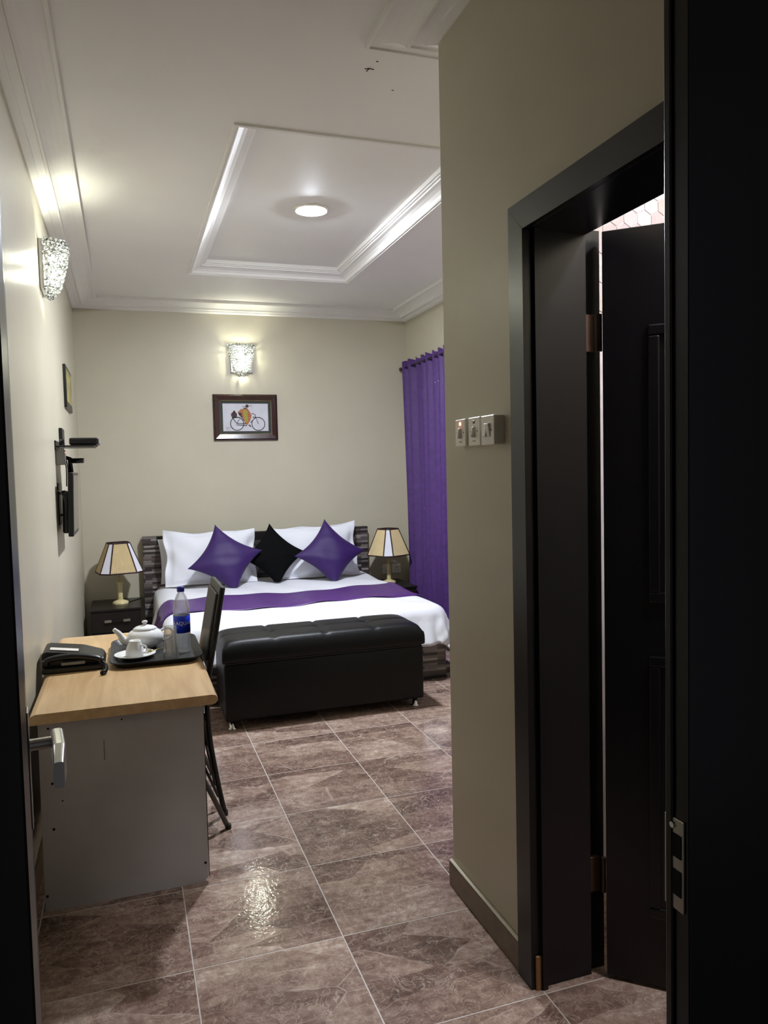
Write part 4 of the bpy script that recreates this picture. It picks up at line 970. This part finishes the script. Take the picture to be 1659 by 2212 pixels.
def wrapped_text(s_, size, r, zc, ang0, parent, m):
    cv = bpy.data.curves.new('lettering', 'FONT'); cv.body = s_; cv.size = size; cv.align_x = 'CENTER'; cv.align_y = 'CENTER'; cv.resolution_u = 2
    o = bpy.data.objects.new('lettering_tmp', cv); COL.objects.link(o)
    bpy.context.view_layer.update()
    dg = bpy.context.evaluated_depsgraph_get(); me = bpy.data.meshes.new_from_object(o.evaluated_get(dg))
    bpy.data.objects.remove(o); bpy.data.curves.remove(cv)
    off = world_origin(parent)
    for v in me.vertices:
        a = ang0+v.co.x/r; v.co = Vector((c[0]+r*math.cos(a), c[1]+r*math.sin(a), zc+v.co.y))-off
    me.materials.clear(); me.materials.append(m)
    k = bpy.data.objects.new('lettering', me); COL.objects.link(k); k.parent = parent
for a0 in (math.radians(-50), math.radians(-50+180)):
    wrapped_text('AQUAFINA', 0.0225, 0.0367, TB+0.131, a0, lb, PRINTW)
# telephone
ph = thing('telephone', 'black corded desk telephone on the desk against the wall', 'telephone', (-0.23, 3.4, DT))
bm = B()
side = [(-0.350, 0.0), (-0.112, 0.0), (-0.108, 0.012), (-0.120, 0.036), (-0.20, 0.064), (-0.335, 0.084), (-0.350, 0.076)]
a = [bm.verts.new((x, 3.335, DT+z)) for x, z in side]; b = [bm.verts.new((x, 3.53, DT+z)) for x, z in side]
bm.faces.new(a); bm.faces.new(b)
for i in range(len(side)): bm.faces.new([a[i], a[(i+1) % len(side)], b[(i+1) % len(side)], b[i]])
bmesh.ops.bevel(bm, geom=list(bm.edges), offset=0.004, segments=2, affect='EDGES'); link('base', bm, BLACK, ph)
bm = B(); hs = spline([(-0.338, 3.320, DT+0.040), (-0.318, 3.320, DT+0.056), (-0.235, 3.320, DT+0.062), (-0.150, 3.320, DT+0.047), (-0.122, 3.320, DT+0.032)], 6)
tube(bm, hs, 0.016, 12, radii=[0.023 if i in (0, 1, 2, len(hs)-1, len(hs)-2, len(hs)-3) else 0.0165 for i in range(len(hs))], flat=0.8); link('handset', bm, BLACK, ph, True)
bm = B(); box(bm, -0.348, -0.110, 3.298, 3.336, DT, DT+0.024, 0.006, 2); link('cradle', bm, BLACK, ph)
bm = B(); box(bm, -0.275, -0.185, 3.300, 3.310, DT+0.030, DT+0.042, 0.002, 1); link('grip_slot', bm, GREYP, ph)
bm = B(); box(bm, -0.055, 0.055, -0.022, 0.022, 0, 0.0015); xf(bm, Matrix.Translation((-0.268, 3.40, DT+0.0755)) @ Matrix.Rotation(math.radians(8.4), 4, 'Y')); link('index_card', bm, WHITEP, ph)
bm = B(); pts = []
for i in range(150):
    u = i/149; cx = -0.128+0.022*math.sin(u*2.6); cy = 3.325-0.12*u+0.02*math.sin(u*6); cz = DT+0.010+0.012*(1-u)
    pts.append((cx+0.0085*math.cos(i*0.75), cy, cz+0.0085*math.sin(i*0.75)))
tube(bm, pts, 0.0022, 5); link('coiled_cord', bm, BLACK, ph, True)

# ------------------------------------------------------------------ folding chair
ch = thing('folding_chair', 'black folding chair with padded back pushed under the desk', 'chair', (0.2, 3.5, 0))
FRM = mat('black enamel tube', srgb(18, 18, 19), rough=0.25, var=0.1)
up = [(0.378, 1.0), (0.350, 0.84), (0.315, 0.66), (0.297, 0.515), (0.303, 0.34), (0.329, 0.15), (0.353, 0.012)]
for y in (3.325, 3.675):
    bm = B(); tube(bm, spline([(x, y, z) for x, z in up], 6), 0.0115, 12); lg = link('back_leg', bm, FRM, ch, True)
    bm = B(); cyl(bm, (0.354, y, 0.010), 0.015, 0.020, n=14); link('rubber_foot', bm, BLACK, lg)
GT = mat('grey enamel tube', srgb(92, 90, 88), rough=0.22, metal=0.6, var=0.08)
for y in (3.19, 3.81):
    bm = B(); tube(bm, spline([(0.349, y, 0.010), (0.272, y, 0.195), (0.17, y+(0.02 if y < 3.5 else -0.02), 0.40)], 6), 0.0105, 12); lg = link('cross_leg', bm, GT, ch, True)
    bm = B(); cyl(bm, (0.352, y, 0.009), 0.013, 0.018, n=14); link('rubber_foot', bm, BLACK, lg)
for y in (3.335, 3.665):
    bm = B(); tube(bm, spline([(0.27, y, 0.44), (0.10, y, 0.24), (-0.06, y, 0.012)], 6), 0.0105, 12); link('front_leg', bm, FRM, ch, True)
bm = B(); tube(bm, [(0.322, 3.335, 0.20), (0.322, 3.665, 0.20)], 0.008, 10); link('stretcher', bm, FRM, ch, True)
bm = B(); tube(bm, [(0.336, 3.395, 0.055), (0.29, 3.395, 0.175), (0.26, 3.395, 0.25)], 0.006, 8); link('link_bar', bm, FRM, ch, True)
bm = B(); box(bm, -0.02, 0.30, 3.32, 3.68, 0.425, 0.465, 0.015, 3); link('seat', bm, LEATHER, ch, True)
tilt = math.atan2(0.378-0.312, 1.0-0.655)
Mb = Matrix.Translation((0.346, 3.50, 0.828)) @ Matrix.Rotation(tilt, 4, 'Y')
bm = B(); box(bm, -0.012, 0.012, -0.185, 0.185, -0.185, 0.180, 0.008, 3); xf(bm, Mb); link('back_shell', bm, BLACK, ch)
bm = B(); box(bm, -0.022, -0.008, -0.150, 0.150, -0.150, 0.145, 0.006, 2); xf(bm, Mb); link('back_pad', bm, VINYL, ch)
